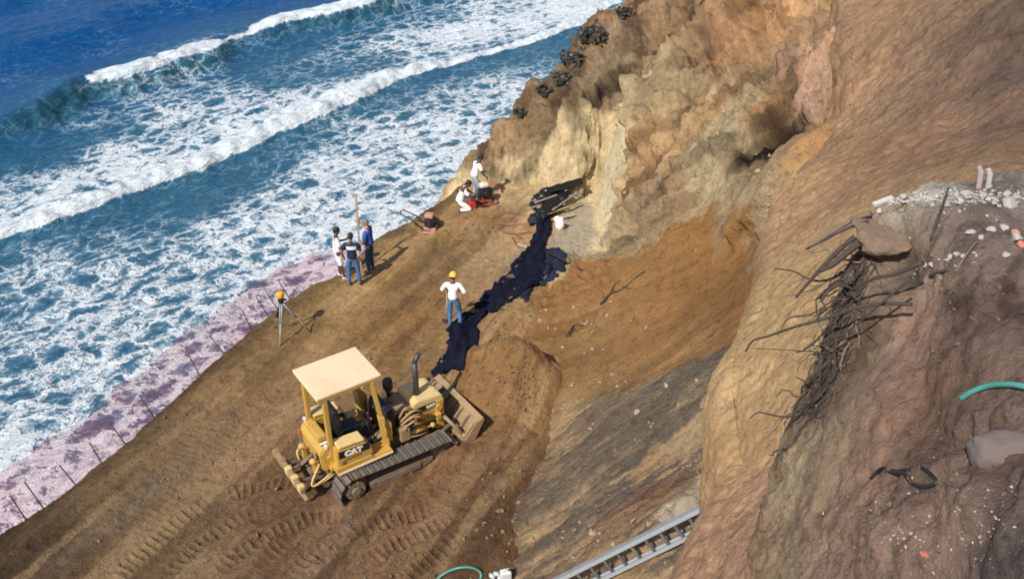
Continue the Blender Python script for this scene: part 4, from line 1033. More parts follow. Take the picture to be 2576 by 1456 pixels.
    # blade: plate leaning forward, seen from behind, with ribs and a thick lip
    HW = 1.0
    def bx(t): return 1.96 + .40 * t - .16 * math.sin(math.pi * t) * .6
    def blade(bm):
        n = 12; rows = [(bx(i / n), .10 + .68 * i / n) for i in range(n + 1)]
        prof = rows + [(x + .035, z) for x, z in reversed(rows)]
        a = [bm.verts.new((p[0], -HW, p[1])) for p in prof]; b = [bm.verts.new((p[0], HW, p[1])) for p in prof]
        m = len(prof)
        for i in range(m):
            j = (i + 1) % m; bm.faces.new((a[i], a[j], b[j], b[i]))
        for i in range(n):
            bm.faces.new((a[i], a[i + 1], a[m - 2 - i], a[m - 1 - i])); bm.faces.new((b[i + 1], b[i], b[m - 1 - i], b[m - 2 - i]))
        bmesh.ops.recalc_face_normals(bm, faces=bm.faces)
    bl = make('blade', DUSTY, T, blade)
    make('blade_lip', DUSTY, bl, lambda bm: box(bm, (2.335, 0, .805), (.17, HW * 2 + .04, .06), Euler((0, -.45, 0)), bev=.012))
    make('cutting_edge', EXH, bl, lambda bm: box(bm, (2.03, 0, .10), (.06, HW * 2 + .02, .18), Euler((0, .3, 0)), bev=.008))
    for k in range(7):
        yy = -HW * .93 + HW * 1.86 * k / 6
        make('blade_rib', DUSTY, bl, lambda bm: prism(bm, [(bx(.05) - .002, .13), (bx(.25) - .11, .27), (bx(.6) - .15, .51), (bx(.9) - .13, .73), (bx(.98) - .002, .765), (bx(.6) - .002, .51), (bx(.3) - .002, .30)], yy - .022, yy + .022))
    make('blade_back_beam', DUSTY, bl, lambda bm: box(bm, (1.92, 0, .28), (.12, HW * 1.9, .14), bev=.02))
    for sy in (-1, 1):
        make('blade_end_plate', DUSTY, bl, lambda bm: prism(bm, [(1.90, .06), (2.02, .06), (2.42, .80), (2.20, .80), (1.88, .40)], sy * (HW + .012) - .013, sy * (HW + .012) + .013))
    # ripper
    def beam(bm): box(bm, (-2.10, 0, .78), (.11, 1.56, .12), bev=.015)
    bem = make('ripper_beam', DUSTY, T, beam)
    for k in range(5):
        yy = -.68 + .34 * k
        def shank(bm):
            box(bm, (-2.10, yy, .80), (.15, .12, .17), bev=.02)
            prism(bm, [(-2.17, .90), (-2.06, .90), (-2.05, .66), (-1.98, .44), (-2.06, .40), (-2.15, .64)], yy - .03, yy + .03, bev=.008)
        make('ripper_shank', HOODM if k < 3 else DUSTY, bem, shank)
    for sy in (-1, 1):
        def lk(bm):
            p, q = Vector((-1.40, sy * .34, .50)), Vector((-2.08, sy * .34, .74)); d = q - p
            box(bm, (p + q) / 2, (.08, .05, d.length), d.to_track_quat('Z', 'Y').to_matrix(), bev=.012)
        make('ripper_link', MUDDY, T, lk)
    make('ripper_cylinder', MUDDY, T, lambda bm: (tube(bm, [(-1.46, 0, .98), (-1.80, 0, .80)], .045, 12), tube(bm, [(-1.78, 0, .81), (-2.08, 0, .80)], .024, 8)))
    for sy in (-1, 1):
        make('ripper_bracket', YEL, T, lambda bm: (box(bm, (-1.56, sy * .30, .86), (.16, .12, .36), bev=.02), ball(bm, (-1.62, sy * .30, 1.03), (.09, .09, .08))))
    for p0, p1, up in [((-1.52, -.42, 1.00), (-1.34, -.60, .78), (-.40, -.12, -.22)), ((-1.52, -.36, .92), (-1.30, -.62, .74), (-.34, -.10, -.20)), ((-1.52, .2, 1.0), (-1.8, .05, .9), (-.12, 0, .18))]:
        make('hydraulic_hose', plain('pale_hose', (.55, .38, .16), .6), T, lambda bm: tube(bm, arc(p0, p1, up, 12), .024, 8), True)
    make('tow_hitch', MUDDY, T, lambda bm: (box(bm, (-1.50, 0, .52), (.30, .30, .14), bev=.02), tube(bm, [(-1.6, 0, .44), (-1.6, 0, .62)], .035, 8)))
    g = down(-3.1, 16.78, ['terrace'])
    T.location.z = g - .06
    return T
bulldozer()

# ---- people ----------------------------------------------------------------
def skin_mesh(nodes, edges, root=0, sub=2):
    """one continuous surface grown over a jointed skeleton"""
    me = bpy.data.meshes.new('t'); me.from_pydata([n[0] for n in nodes], edges, [])
    o = bpy.data.objects.new('t', me); COL.objects.link(o)
    m = o.modifiers.new('s', 'SKIN'); m.use_smooth_shade = True; m.branch_smoothing = 0.6
    for i, n in enumerate(nodes):
        r = n[1]; me.skin_vertices[0].data[i].radius = (r, r) if not isinstance(r, tuple) else r
        me.skin_vertices[0].data[i].use_root = (i == root)
    ms = o.modifiers.new('d', 'SUBSURF'); ms.levels = sub; ms.render_levels = sub
    dg = bpy.context.evaluated_depsgraph_get()
    r = bpy.data.meshes.new_from_object(o.evaluated_get(dg))
    bpy.data.objects.remove(o); bpy.data.meshes.remove(me)
    return r

SKIN_D = plain('skin_dark', (0.11, 0.055, 0.032), .5, 0, .08, 20)
SKIN_L = plain('skin_light', (0.42, 0.20, 0.13), .5, 0, .08, 20)
SKIN_M = plain('skin_tan', (0.24, 0.12, 0.07), .5, 0, .08, 20)
HAIR_B = plain('hair_black', (0.012, 0.010, 0.009), .6, 0, .3, 60)
HAIR_G = plain('hair_grey', (0.17, 0.15, 0.13), .6, 0, .3, 60)
EYE = plain('eye_dark', (0.02, 0.018, 0.016), .3)
WCLOTH = plain('white_cotton', (0.80, 0.79, 0.77), .85, 0, .06, 14, bump=.3)
NAVY = plain('navy_cotton', (0.010, 0.016, 0.060), .85, 0, .2, 14, bump=.3)
BLUEC = plain('blue_cotton', (0.022, 0.085, 0.36), .85, 0, .15, 14, bump=.3)
DENIM = plain('blue_denim', (0.035, 0.135, 0.32), .9, 0, .35, 12, bump=.4)
DENIM_D = plain('dark_denim', (0.018, 0.060, 0.17), .9, 0, .4, 10, bump=.4)
DENIM_W = plain('worn_denim', (0.05, 0.16, 0.34), .9, 0, .6, 7, bump=.4)
GREYC = plain('grey_trousers', (0.30, 0.34, 0.38), .9, 0, .5, 6, bump=.3)
SHOEM = plain('shoe_leather', (0.10, 0.065, 0.04), .7, 0, .3, 15, dust=.4)
SHOEW = plain('shoe_white', (0.55, 0.50, 0.45), .7, 0, .2, 15, dust=.3)
HATM = plain('hard_hat_yellow', (0.85, 0.47, 0.07), .35, 0, .04, 6)
WPRINT = plain('pale_print', (.62, .68, .66), .7, 0, .25, 30)
BPRINT = plain('blue_print', (.10, .12, .38), .7, 0, .25, 30)
LEATH = plain('belt_leather', (0.02, 0.016, 0.014), .6)

BASE = {'pel': (0, 0, .96), 'sp': (0, 0, 1.14), 'ch': (0, 0, 1.33), 'nk': (0, .0, 1.50), 'hd': (0, .02, 1.64),
        'lsh': (-.185, 0, 1.42), 'lel': (-.25, -.02, 1.13), 'lwr': (-.25, .10, .90), 'lha': (-.25, .13, .82),
        'rsh': (.185, 0, 1.42), 'rel': (.25, -.02, 1.13), 'rwr': (.25, .10, .90), 'rha': (.25, .13, .82),
        'lhp': (-.095, 0, .92), 'lkn': (-.11, .02, .50), 'lan': (-.12, 0, .085), 'lto': (-.13, .17, .035),
        'rhp': (.095, 0, .92), 'rkn': (.11, .02, .50), 'ran': (.12, 0, .085), 'rto': (.13, .17, .035)}

def person(label, at, az, pose, skin, hair, shirt, pants, sleeve='short', leg='long', shoes=SHOEM, hat=None, build=1.0, hairstyle='short', group='workers on the terrace', z_adj=0.0, headturn=0.0, height=1.0, printm=None):
    """facing azimuth az (clockwise from straight ahead of the camera); local +Y is forward"""
    J = {k: Vector(v) for k, v in BASE.items()}
    for k, v in pose.items(): J[k] = Vector(v)
    T = empty('person', (at[0], at[1], at[2] + z_adj), -az)
    T.scale = (height, height, height)
    tag(T, label, 'person', group)
    b = build * 1.08
    keys = ['pel', 'sp', 'ch', 'nk', 'lsh', 'lel', 'lwr', 'rsh', 'rel', 'rwr', 'lhp', 'lkn', 'lan', 'lto', 'rhp', 'rkn', 'ran', 'rto']
    R = {'pel': .115 * b, 'sp': .105 * b, 'ch': .125 * b, 'nk': .052, 'lsh': .058, 'lel': .042, 'lwr': .030, 'lhp': .082, 'lkn': .055, 'lan': .040, 'lto': .035}
    for k in list(R):
        if k[0] == 'l': R['r' + k[1:]] = R[k]
    E = [('pel', 'sp'), ('sp', 'ch'), ('ch', 'nk'), ('ch', 'lsh'), ('lsh', 'lel'), ('lel', 'lwr'), ('ch', 'rsh'), ('rsh', 'rel'), ('rel', 'rwr'), ('pel', 'lhp'), ('lhp', 'lkn'), ('lkn', 'lan'), ('lan', 'lto'), ('pel', 'rhp'), ('rhp', 'rkn'), ('rkn', 'ran'), ('ran', 'rto')]
    ix = {k: i for i, k in enumerate(keys)}
    me = skin_mesh([(J[k], R[k]) for k in keys], [(ix[a], ix[c]) for a, c in E])
    bm = bmesh.new(); bm.from_mesh(me); bpy.data.meshes.remove(me)
    # head on the neck, with jaw, nose, ears, brow and eyes
    H = J['hd']; hz = Euler((0, 0, headturn)); up = (H - J['nk']).normalized()
    tiltq = Vector((0, 0, 1)).rotation_difference(up).to_matrix() @ hz.to_matrix()
    def hp(p): return H + tiltq @ Vector(p)
    tube(bm, [J['nk'] - up * .05, J['nk'] + up * .04, hp((0, -.01, -.05))], [.062, .055, .056], 10)
    hr = tiltq.to_euler()
    ball(bm, hp((0, -.008, .025)), (.074, .094, .098), hr, 3); ball(bm, hp((0, .022, -.050)), (.056, .066, .066), hr, 2)
    tube(bm, [hp((0, .085, .030)), hp((0, .112, -.018)), hp((0, .088, -.026))], [.010, .017, .013], 6)
    for s in (-1, 1):
        ball(bm, hp((s * .076, -.008, .0)), (.014, .026, .034), hr, 1)
        ball(bm, hp((s * .031, .080, .022)), (.013, .010, .010), hr, 1, mi=1)
    tube(bm, [hp((-.024, .083, -.060)), hp((0, .089, -.062)), hp((.024, .083, -.060))], .006, 5, mi=1)
    # hands: palm, four bent fingers of unequal length, thumb from the side
    for s in ('l', 'r'):
        wv, hv = J[s + 'wr'], J[s + 'ha']; d = (hv - wv).normalized(); sg = -1 if s == 'l' else 1
        side = d.cross(Vector((0, 0, 1)));
        if side.length < .2: side = Vector((0, 1, 0)) - d * d.y
        side.normalize()
        if side.y < 0: side = -side
        nrm = d.cross(side).normalized() * (1 if s == 'l' else -1)
        tube(bm, [wv - d * .01, wv + d * .03, wv + d * .085], [.026, .036, .034], 8)
        for k, (q, L) in enumerate([(.027, .070), (.010, .080), (-.008, .074), (-.025, .058)]):
            a = wv + d * .075 + side * q
            tube(bm, [a, a + d * L * .5, a + d * L * .85 - nrm * .02, a + d * L * .95 - nrm * .045], [.0095, .009, .008, .006], 6)
        a = wv + d * .03 + side * .03
        tube(bm, [a, a + side * .028 + d * .02, a + side * .030 + d * .055 - nrm * .012], [.012, .011, .008], 6)
    body = bpy.data.meshes.new('body'); bm.to_mesh(body); bm.free()
    bo = link('body', body, [skin, EYE], T, True)
    # shirt
    ends = {'short': .55, 'long': 1.0}[sleeve]
    hem = J['pel'].lerp(J['sp'], -.15)
    ns = [(hem, .148 * b), (J['pel'].lerp(J['sp'], .5), .138 * b), (J['sp'].lerp(J['ch'], .4), .136 * b), (J['ch'], .150 * b), (J['nk'] - Vector((0, 0, .055)), .075)]
    es = [(0, 1), (1, 2), (2, 3), (3, 4)]
    for s in ('l', 'r'):
        i = len(ns)
        ns.append((J[s + 'sh'], .078)); es.append((3, i))
        if sleeve == 'short':
            ns.append((J[s + 'sh'].lerp(J[s + 'el'], .75), .070)); es.append((i, i + 1))
        else:
            ns.append((J[s + 'el'], .062)); ns.append((J[s + 'el'].lerp(J[s + 'wr'], .9), .045)); es += [(i, i + 1), (i + 1, i + 2)]
    sh = link('shirt', skin_mesh(ns, es, 3), shirt, T, True)
    if printm:
        pm, c, (sx, sz), face = printm
        q = Vector(c)
        tors = (J['ch'] - J['sp']).normalized(); rot = Vector((0, 0, 1)).rotation_difference(tors).to_euler()
        def pf(bm):
            gx = 10
            vs = []
            for i in range(gx + 1):
                for j in range(3):
                    xx = (i / gx - .5) * sx; zz = (j / 2 - .5) * sz
                    yy = face * (math.sqrt(max(0, .168 ** 2 * b * b - xx * xx * .72)) - .0)
                    vs.append(bm.verts.new(Vector((xx, yy, zz)) + q))
            for i in range(gx):
                for j in range(2):
                    bm.faces.new((vs[i * 3 + j], vs[(i + 1) * 3 + j], vs[(i + 1) * 3 + j + 1], vs[i * 3 + j + 1]))
            r = bmesh.ops.extrude_face_region(bm, geom=list(bm.faces)); bmesh.ops.translate(bm, verts=[v for v in r['geom'] if isinstance(v, bmesh.types.BMVert)], vec=(0, face * .008, 0))
            bmesh.ops.recalc_face_normals(bm, faces=bm.faces)
        make('shirt_print', pm, sh, pf)
    # trousers or shorts
    ns = [(J['pel'] + (J['sp'] - J['pel']) * .25, .132 * b), (J['pel'], .132 * b)]; es = [(0, 1)]
    for s in ('l', 'r'):
        i = len(ns)
        ns += [(J[s + 'hp'], .098), (J[s + 'hp'].lerp(J[s + 'kn'], .55), .088)]
        es += [(1, i), (i, i + 1)]
        if leg == 'long':
            ns += [(J[s + 'kn'], .072), (J[s + 'kn'].lerp(J[s + 'an'], .5), .066), (J[s + 'kn'].lerp(J[s + 'an'], .95), .060)]
            es += [(i + 1, i + 2), (i + 2, i + 3), (i + 3, i + 4)]
        else:
            ns += [(J[s + 'hp'].lerp(J[s + 'kn'], .98), .092)]; es += [(i + 1, i + 2)]
    link('trousers' if leg == 'long' else 'shorts', skin_mesh(ns, es, 1), pants, T, True)
    tube_belt = J['pel'] + (J['sp'] - J['pel']) * .22
    # shoes
    for s in ('l', 'r'):
        a, t = J[s + 'an'], J[s + 'to']
        def shf(bm):
            d = (t - a); d.z = 0; d = d.normalized() if d.length > .01 else Vector((0, 1, 0))
            q = math.atan2(-d.x, d.y)
            ball(bm, a + d * .085 + Vector((0, 0, -.040)), (.050, .135, .048), Euler((0, 0, q)), 2)
            ball(bm, a + Vector((0, 0, -.01)) - d * .01, (.050, .062, .065), Euler((0, 0, q)), 2)
        make('shoe', shoes, T, shf, True)
    # hair and hat
    def hf(bm):
        ball(bm, hp((0, -.022, .052)), (.083, .096, .088), hr, 3); ball(bm, hp((0, -.055, .0)), (.074, .060, .070), hr, 2)
        if hairstyle == 'full': ball(bm, hp((0, -.012, .066)), (.094, .104, .088), hr, 3)
    make('hair', hair, T, hf, True)
    if hat:
        def htf(bm):
            vs = ball(bm, hp((0, -.005, .050)), (.105, .128, .105), hr, 3)
            cut = [v for v in vs if (tiltq.inverted() @ (v.co - H)).z < .035]
            for v in cut:
                l = tiltq.inverted() @ (v.co - H); l.z = .035; v.co = H + tiltq @ l
            n = 28
            ring = []
            for k in range(n):
                a = 2 * math.pi * k / n; fr = max(0, math.sin(a)) ** 2
                ring.append([bm.verts.new(hp((math.cos(a) * r, math.sin(a) * (r * 1.2 + e * fr) - .005, z))) for r, e, z in ((.098, 0, .044), (.118, .045, .030), (.118, .045, .022), (.098, 0, .030))])
            for k in range(n):
                A, B = ring[k], ring[(k + 1) % n]
                for m_ in range(4): bm.faces.new((A[m_], A[(m_ + 1) % 4], B[(m_ + 1) % 4], B[m_]))
            tube(bm, [hp((0, -.11, .09)), hp((0, -.06, .146)), hp((0, .04, .150)), hp((0, .10, .10))], .016, 6)
        make('hard_hat', hat, T, htf, True)
    return T

def ground_at(u, v, keys=('terrace', 'cliff')):
    p, n, d = hit(u, v, keys); return p

q = atz(856, 694, 0); P1 = Vector((q[0], q[1], down(q[0], q[1], ['terrace'])))
person('person in a white shirt and white shorts gesturing at the brink of the terrace', P1, math.radians(75),
       {'lel': (-.27, .06, 1.16), 'lwr': (-.22, .30, 1.20), 'lha': (-.20, .37, 1.26), 'rel': (.24, .10, 1.14), 'rwr': (.18, .34, 1.10), 'rha': (.17, .42, 1.10), 'lto': (-.13, .16, .035), 'hd': (0, .035, 1.64), 'rkn': (.11, .06, .5), 'ran': (.13, .12, .085), 'rto': (.14, .29, .035)},
       SKIN_D, HAIR_B, WCLOTH, WCLOTH, 'short', 'short', SHOEW, hairstyle='full', build=.98)
P2 = ground_at(893, 716)
person('person in a navy tee with a pale print on the back, seen from behind', P2, math.radians(-2),
       {'lel': (-.29, -.04, 1.14), 'lwr': (-.27, .10, .93), 'lha': (-.26, .14, .85), 'rel': (.27, .05, 1.15), 'rwr': (.14, .24, 1.08), 'rha': (.08, .30, 1.08), 'lhp': (-.10, 0, .92), 'lkn': (-.14, .02, .5), 'lan': (-.17, 0, .085), 'lto': (-.22, .15, .035), 'rkn': (.13, .02, .5), 'ran': (.16, -.02, .085), 'rto': (.21, .14, .035), 'hd': (.01, .03, 1.64)},
       SKIN_M, HAIR_B, NAVY, DENIM, 'short', 'long', SHOEM, build=1.12, printm=(WPRINT, (.03, 0, 1.38), (.28, .11), -1))
P3 = ground_at(934, 684)
person('person with grey hair in a royal blue shirt steadying a tall wooden staff', P3, math.radians(-70),
       {'rel': (.30, .16, 1.34), 'rwr': (.20, .36, 1.50), 'rha': (.17, .42, 1.57), 'lel': (-.25, .0, 1.13), 'lwr': (-.20, .18, 1.0), 'lha': (-.17, .24, .98), 'hd': (0, .05, 1.635)},
       SKIN_L, HAIR_G, BLUEC, DENIM_D, 'short', 'long', SHOEM, build=1.14, headturn=.1, height=1.03)
P4 = ground_at(1143, 822)
person('person in a yellow hard hat and white sweatshirt beside the black fabric', P4, math.radians(8),
       {'lel': (-.32, .02, 1.18), 'lwr': (-.24, .22, 1.10), 'lha': (-.22, .28, 1.07), 'rel': (.34, -.02, 1.18), 'rwr': (.20, .18, 1.10), 'rha': (.15, .23, 1.08), 'lan': (-.12, .0, .085), 'rkn': (.13, .12, .50), 'ran': (.17, .02, .085), 'rto': (.20, .18, .035), 'hd': (.01, .04, 1.63)},
       SKIN_M, HAIR_B, WCLOTH, DENIM_W, 'long', 'long', SHOEM, hat=HATM, build=1.02)
P5 = ground_at(1196, 505)
person('person in a white printed tee and grey trousers standing over the black and red compactor', P5, math.radians(62),
       {'pel': (0, -.03, .95), 'sp': (0, .02, 1.12), 'ch': (0, .09, 1.29), 'nk': (0, .17, 1.45), 'hd': (0, .23, 1.57), 'lsh': (-.185, .12, 1.38), 'rsh': (.185, .12, 1.38), 'lel': (-.25, .20, 1.12), 'lwr': (-.18, .38, .98), 'lha': (-.17, .45, .94), 'rel': (.25, .16, 1.12), 'rwr': (.20, .32, .94), 'rha': (.19, .37, .88), 'lkn': (-.13, .07, .5), 'rkn': (.13, .09, .5)},
       SKIN_D, HAIR_B, WCLOTH, GREYC, 'short', 'long', SHOEM, hairstyle='full', printm=(BPRINT, (.02, .06, 1.26), (.22, .06), 1))
P6 = ground_at(1160, 530)
person('person in white kneeling beside the red fuel can', P6, math.radians(78),
       {'pel': (0, -.05, .36), 'sp': (0, .0, .54), 'ch': (0, .09, .72), 'nk': (0, .19, .87), 'hd': (0, .27, .98), 'lsh': (-.185, .12, .80), 'rsh': (.185, .12, .80), 'lel': (-.24, .30, .62), 'lwr': (-.16, .50, .50), 'lha': (-.14, .57, .46), 'rel': (.24, .30, .60), 'rwr': (.17, .50, .46), 'rha': (.15, .57, .42), 'lhp': (-.095, -.03, .34), 'lkn': (-.16, .36, .38), 'lan': (-.13, .22, .085), 'lto': (-.14, .38, .035), 'rhp': (.095, -.03, .34), 'rkn': (.15, .32, .10), 'ran': (.12, -.08, .085), 'rto': (.12, -.20, .04)},
       SKIN_D, HAIR_B, WCLOTH, WCLOTH, 'short', 'long', SHOEM, hairstyle='full')

WOOD = plain('raw_wood', (0.34, 0.23, 0.13), .8, 0, .3, 10)
WOODP = plain('pale_wood', (0.46, 0.33, 0.22), .8, 0, .2, 10)
WOODY = plain('yellow_wood', (0.52, 0.34, 0.10), .8, 0, .2, 10)
WOODG = plain('grey_wood', (0.26, 0.22, 0.18), .85, 0, .25, 10)
STEEL = plain('dull_steel', (0.30, 0.30, 0.29), .5, .6, .2, 14)
ALU = plain('weathered_aluminium', (0.36, 0.38, 0.40), .5, .3, .2, 9, dust=.22)

# staff held by the grey-haired person
q = Vector((-.0, .0, 0)); mw = Matrix.Translation(P3) @ Matrix.Rotation(-math.radians(-70), 4, 'Z')
hand = mw @ Vector((.17 * 1.03, .44 * 1.03, 1.60 * 1.03))
st = make('survey_staff', WOOD, None, lambda bm: (box(bm, (0, 0, 1.30), (.055, .030, 2.60), bev=.005), box(bm, (0, 0, 2.60), (.11, .034, .05), bev=.005)))
st.location = (hand.x, hand.y, down(hand.x, hand.y, ['terrace']) - .02); st.rotation_euler = (0, math.radians(1.5), 0)
tag(st, 'tall wooden staff held upright among the three people at the brink', 'staff')

# shovel of the hard-hat person
mw = Matrix.Translation(P4) @ Matrix.Rotation(-math.radians(8), 4, 'Z')
a = mw @ Vector((-.235, .32, 1.10)); b = ground_at(1122, 812) + Vector((0, 0, .10))
sv = empty('shovel', tuple(b))
tag(sv, 'shovel with a long wooden handle held by the person in the yellow hard hat', 'shovel')
make('handle', WOODP, sv, lambda bm: tube(bm, [(0, 0, 0), (a - b) * .5 + Vector((.015, 0, 0)), (a - b) * 1.12], .018, 8))
def shb(bm):
    d = (b - a).normalized()
    vs = []
    for i in range(6):
        t = i / 5; wd = .11 * math.sqrt(max(0.02, 1 - (t - .15) ** 2 * 1.3)) if t < .95 else .03
        for j in range(5):
            x = (j / 4 - .5) * 2
            vs.append(bm.verts.new(d * (t * .30 - .03) + Vector((x * wd, .05 * (x * x) - .25 * t * .2, 0))))
    for i in range(5):
        for j in range(4):
            bm.faces.new((vs[i * 5 + j], vs[i * 5 + j + 1], vs[i * 5 + j + 6], vs[i * 5 + j + 5]))
    r = bmesh.ops.extrude_face_region(bm, geom=list(bm.faces)); bmesh.ops.translate(bm, verts=[v for v in r['geom'] if isinstance(v, bmesh.types.BMVert)], vec=(0, .006, .004))
    bmesh.ops.recalc_face_normals(bm, faces=bm.faces)
make('blade', GREASE, sv, shb)

# ---- laser level on its tripod
f1, f2, f3 = ground_at(704, 872), ground_at(782, 836), ground_at(690, 826)
ctr = (f1 + f2 + f3) / 3
top = Vector(atd(707, 757, math.hypot(ctr.x, ctr.y)))
tp = empty('tripod', (ctr.x, ctr.y, ctr.z)); tag(tp, 'aluminium survey tripod with splayed telescopic legs standing near the brink', 'tripod')
for f, darkleg in ((f1, 0), (f2, 1), (f3, 2)):
    t0 = top - tp.location; e0 = f - tp.location; d = e0 - t0; sd = d.cross(Vector((0, 0, 1))).normalized() * .028
    m = t0 + d * .56
    lg = make('leg', ALU if darkleg != 2 else BLACK, tp, lambda bm: (tube(bm, [t0 + sd + d * .04, m + sd * .8], .017, 6), tube(bm, [t0 - sd + d * .04, m - sd * .8], .017, 6), box(bm, m, (.075, .075, .05), bev=.01)))
    make('lower_leg', ALU if darkleg == 0 else WOODG, lg, lambda bm: (tube(bm, [t0 + d * .5, t0 + d * .99], .018, 6), tube(bm, [t0 + d * .97, t0 + d * 1.02], [.016, .004], 6)))
make('head_plate', BLACK, tp, lambda bm: (tube(bm, [top - tp.location + Vector((0, 0, -.06)), top - tp.location + Vector((0, 0, .03))], [.06, .085], 12)))
lv = empty('laser_level', tuple(top + Vector((0, 0, .032)))); tag(lv, 'laser level with a yellow cap on top of the tripod', 'laser level')
make('base', BLACK, lv, lambda bm: (tube(bm, [(0, 0, 0), (0, 0, .05), (0, 0, .10)], [.07, .085, .06], 14), box(bm, (.10, -.02, .03), (.12, .05, .05), bev=.01)))
make('housing', plain('survey_yellow', (.80, .36, .012), .4), lv, lambda bm: (tube(bm, [(0, 0, .09), (0, 0, .11), (0, 0, .21), (0, 0, .25), (0, 0, .262)], [.085, .105, .105, .085, .04], 18)))

# ---- small machines
PINKM = plain('faded_pink_paint', (.44, .22, .17), .6, 0, .2, 9, dust=.3)
REDM = plain('machine_red', (.46, .04, .025), .5, 0, .15, 9, dust=.22)
TANKW = plain('cream_tank', (.66, .62, .52), .5, 0, .1, 9)
def plate_machine(label, u, v, az, base_mat, tank_mat, tall=1.0):
    p = ground_at(u, v)
    T = empty('plate_compactor', tuple(p), -az); tag(T, label, 'plate compactor')
    make('base_plate', base_mat, T, lambda bm: prism(bm, [(-.34, .10), (-.28, .02), (.28, .02), (.36, .12), (.33, .13), (.26, .05), (-.26, .05), (-.31, .12)], -.25, .25, bev=.006))
    make('exciter', base_mat, T, lambda bm: (tube(bm, [(.10, -.17, .14), (.10, .17, .14)], .085, 14), box(bm, (-.05, 0, .16), (.36, .30, .08), bev=.015)))
    en = make('engine', BLACK, T, lambda bm: (box(bm, (-.02, 0, .36 * tall), (.36, .32, .28), bev=.05), tube(bm, [(-.02, -.17, .36 * tall), (-.02, -.22, .36 * tall)], [.14, .12], 16), box(bm, (.18, .04, .38 * tall), (.14, .20, .16), bev=.03)))
    make('recoil_cover', GREASE, en, lambda bm: tube(bm, [(-.02, -.22, .36 * tall), (-.02, -.24, .36 * tall)], .07, 12))
    make('fuel_tank', tank_mat, T, lambda bm: (box(bm, (-.06, .02, .58 * tall), (.30, .26, .14), bev=.055), tube(bm, [(-.06, .02, .64 * tall), (-.06, .02, .68 * tall)], .035, 10)))
    make('belt_guard', BLACK, T, lambda bm: prism(bm, [(-.12, .12), (-.14, .42), (.02, .48), (.20, .22), (.18, .08)], .19, .24, bev=.015))
    make('handle', BLACK, T, lambda bm: (tube(bm, [(-.24, -.18, .14), (-.55, -.18, .42), (-1.0, -.15, .62), (-1.03, 0, .63), (-1.0, .15, .62), (-.55, .18, .42), (-.24, .18, .14)], .02, 8), tube(bm, [(-.62, -.18, .46), (-.62, .18, .46)], .014, 6)))
    return T
plate_machine('black engined plate compactor with a pinkish base standing alone near the brink', 1086, 582, math.radians(12), PINKM, PINKM)
plate_machine('black plate compactor with a red base and cream tank beside the standing person', 1222, 512, math.radians(-25), plain('dusty_red', (.22, .045, .03), .6, 0, .2, 9, dust=.4), TANKW, 1.25)
p = ground_at(1186, 523)
fc = empty('fuel_can', tuple(p + Vector((0, 0, -.01))), .4); tag(fc, 'bright red fuel can on the ground in front of the kneeling person', 'fuel can')
make('can_body', REDM, fc, lambda bm: box(bm, (0, 0, .13), (.30, .18, .26), bev=.04))
make('spout', TRIY, fc, lambda bm: tube(bm, [(.11, 0, .25), (.15, 0, .29), (.22, 0, .34)], [.03, .022, .014], 8))
make('carry_handle', REDM, fc, lambda bm: tube(bm, arc((-.11, 0, .26), (.08, 0, .26), (0, 0, .06), 8), .016, 6))

# ---- black fabric on the ground
FAB = plain('black_geotextile', (0.0034, 0.0044, 0.0150), .78, 0, .5, 5, bump=.4, spec=.2)
FABT = plain('thin_geotextile', (0.016, 0.020, 0.038), .7, 0, .5, 6, bump=.5, spec=.2)
def fabric(label, left, right, mat, nx=20, lift=.035, fold=.05, seed=0, keys=('terrace', 'cliff'), name='ground_fabric'):
    """a strip laid between two photo outlines, draped over the ground"""
    L = [ground_at(*q, keys=keys) for q in left]; Rr = [ground_at(*q, keys=keys) for q in right]
    Ls, Rs = spline(L, 10), spline(Rr, 10)
    n = min(len(Ls), len(Rs)); bm = bmesh.new(); vs = []
    for i in range(n):
        a, b = Ls[i], Rs[i]
        for j in range(nx + 1):
            t = j / nx; p = a.lerp(b, t)
            z = down(p.x, p.y, keys)
            f = float(fbm(np.array([p.x * 1.2]), np.array([p.y * 1.2]), np.array([seed]), .32, 3, .6, seed=seed)[0]); f2 = math.sin(t * 10 + i * .12 + seed * 2 + f * 2.5) * .6 + math.sin(t * 4 - i * .2 + seed) * .4
            e = 1 if 0 < j < nx and 0 < i < n - 1 else 0
            edge = .045 * math.sin(i * .7 + seed) + .03 * math.sin(i * 1.6 + j)
            p = p + (b - a).normalized() * (edge if j in (0, nx) else 0) + Vector((.04 * math.sin(j * 2.1 + seed), .05 * math.sin(j * 1.7), 0)) * (1 if i in (0, n - 1) else 0)
            vs.append(bm.verts.new((p.x, p.y, z + lift + fold * 1.5 * (.8 * f + f2 + .7) * (1 if e else .25))))
    for i in range(n - 1):
        for j in range(nx):
            fc_ = bm.faces.new((vs[i * (nx + 1) + j], vs[i * (nx + 1) + j + 1], vs[(i + 1) * (nx + 1) + j + 1], vs[(i + 1) * (nx + 1) + j])); fc_.smooth = True
    bmesh.ops.recalc_face_normals(bm, faces=bm.faces)
    r = bmesh.ops.extrude_face_region(bm, geom=list(bm.faces))
    bmesh.ops.translate(bm, verts=[v for v in r['geom'] if isinstance(v, bmesh.types.BMVert)], vec=(0, 0, -.03))
    bmesh.ops.recalc_face_normals(bm, faces=bm.faces)
    o = obj(name, bm, mat); tag(o, label, 'ground fabric', 'black fabric sheets on the ground'); return o
fabric('widest black fabric sheet, spread below the timber pile', [(1345, 625), (1300, 650), (1275, 690), (1225, 735), (1190, 775)], [(1395, 640), (1385, 690), (1350, 720), (1310, 745), (1262, 772)], FAB, seed=1, fold=.07)
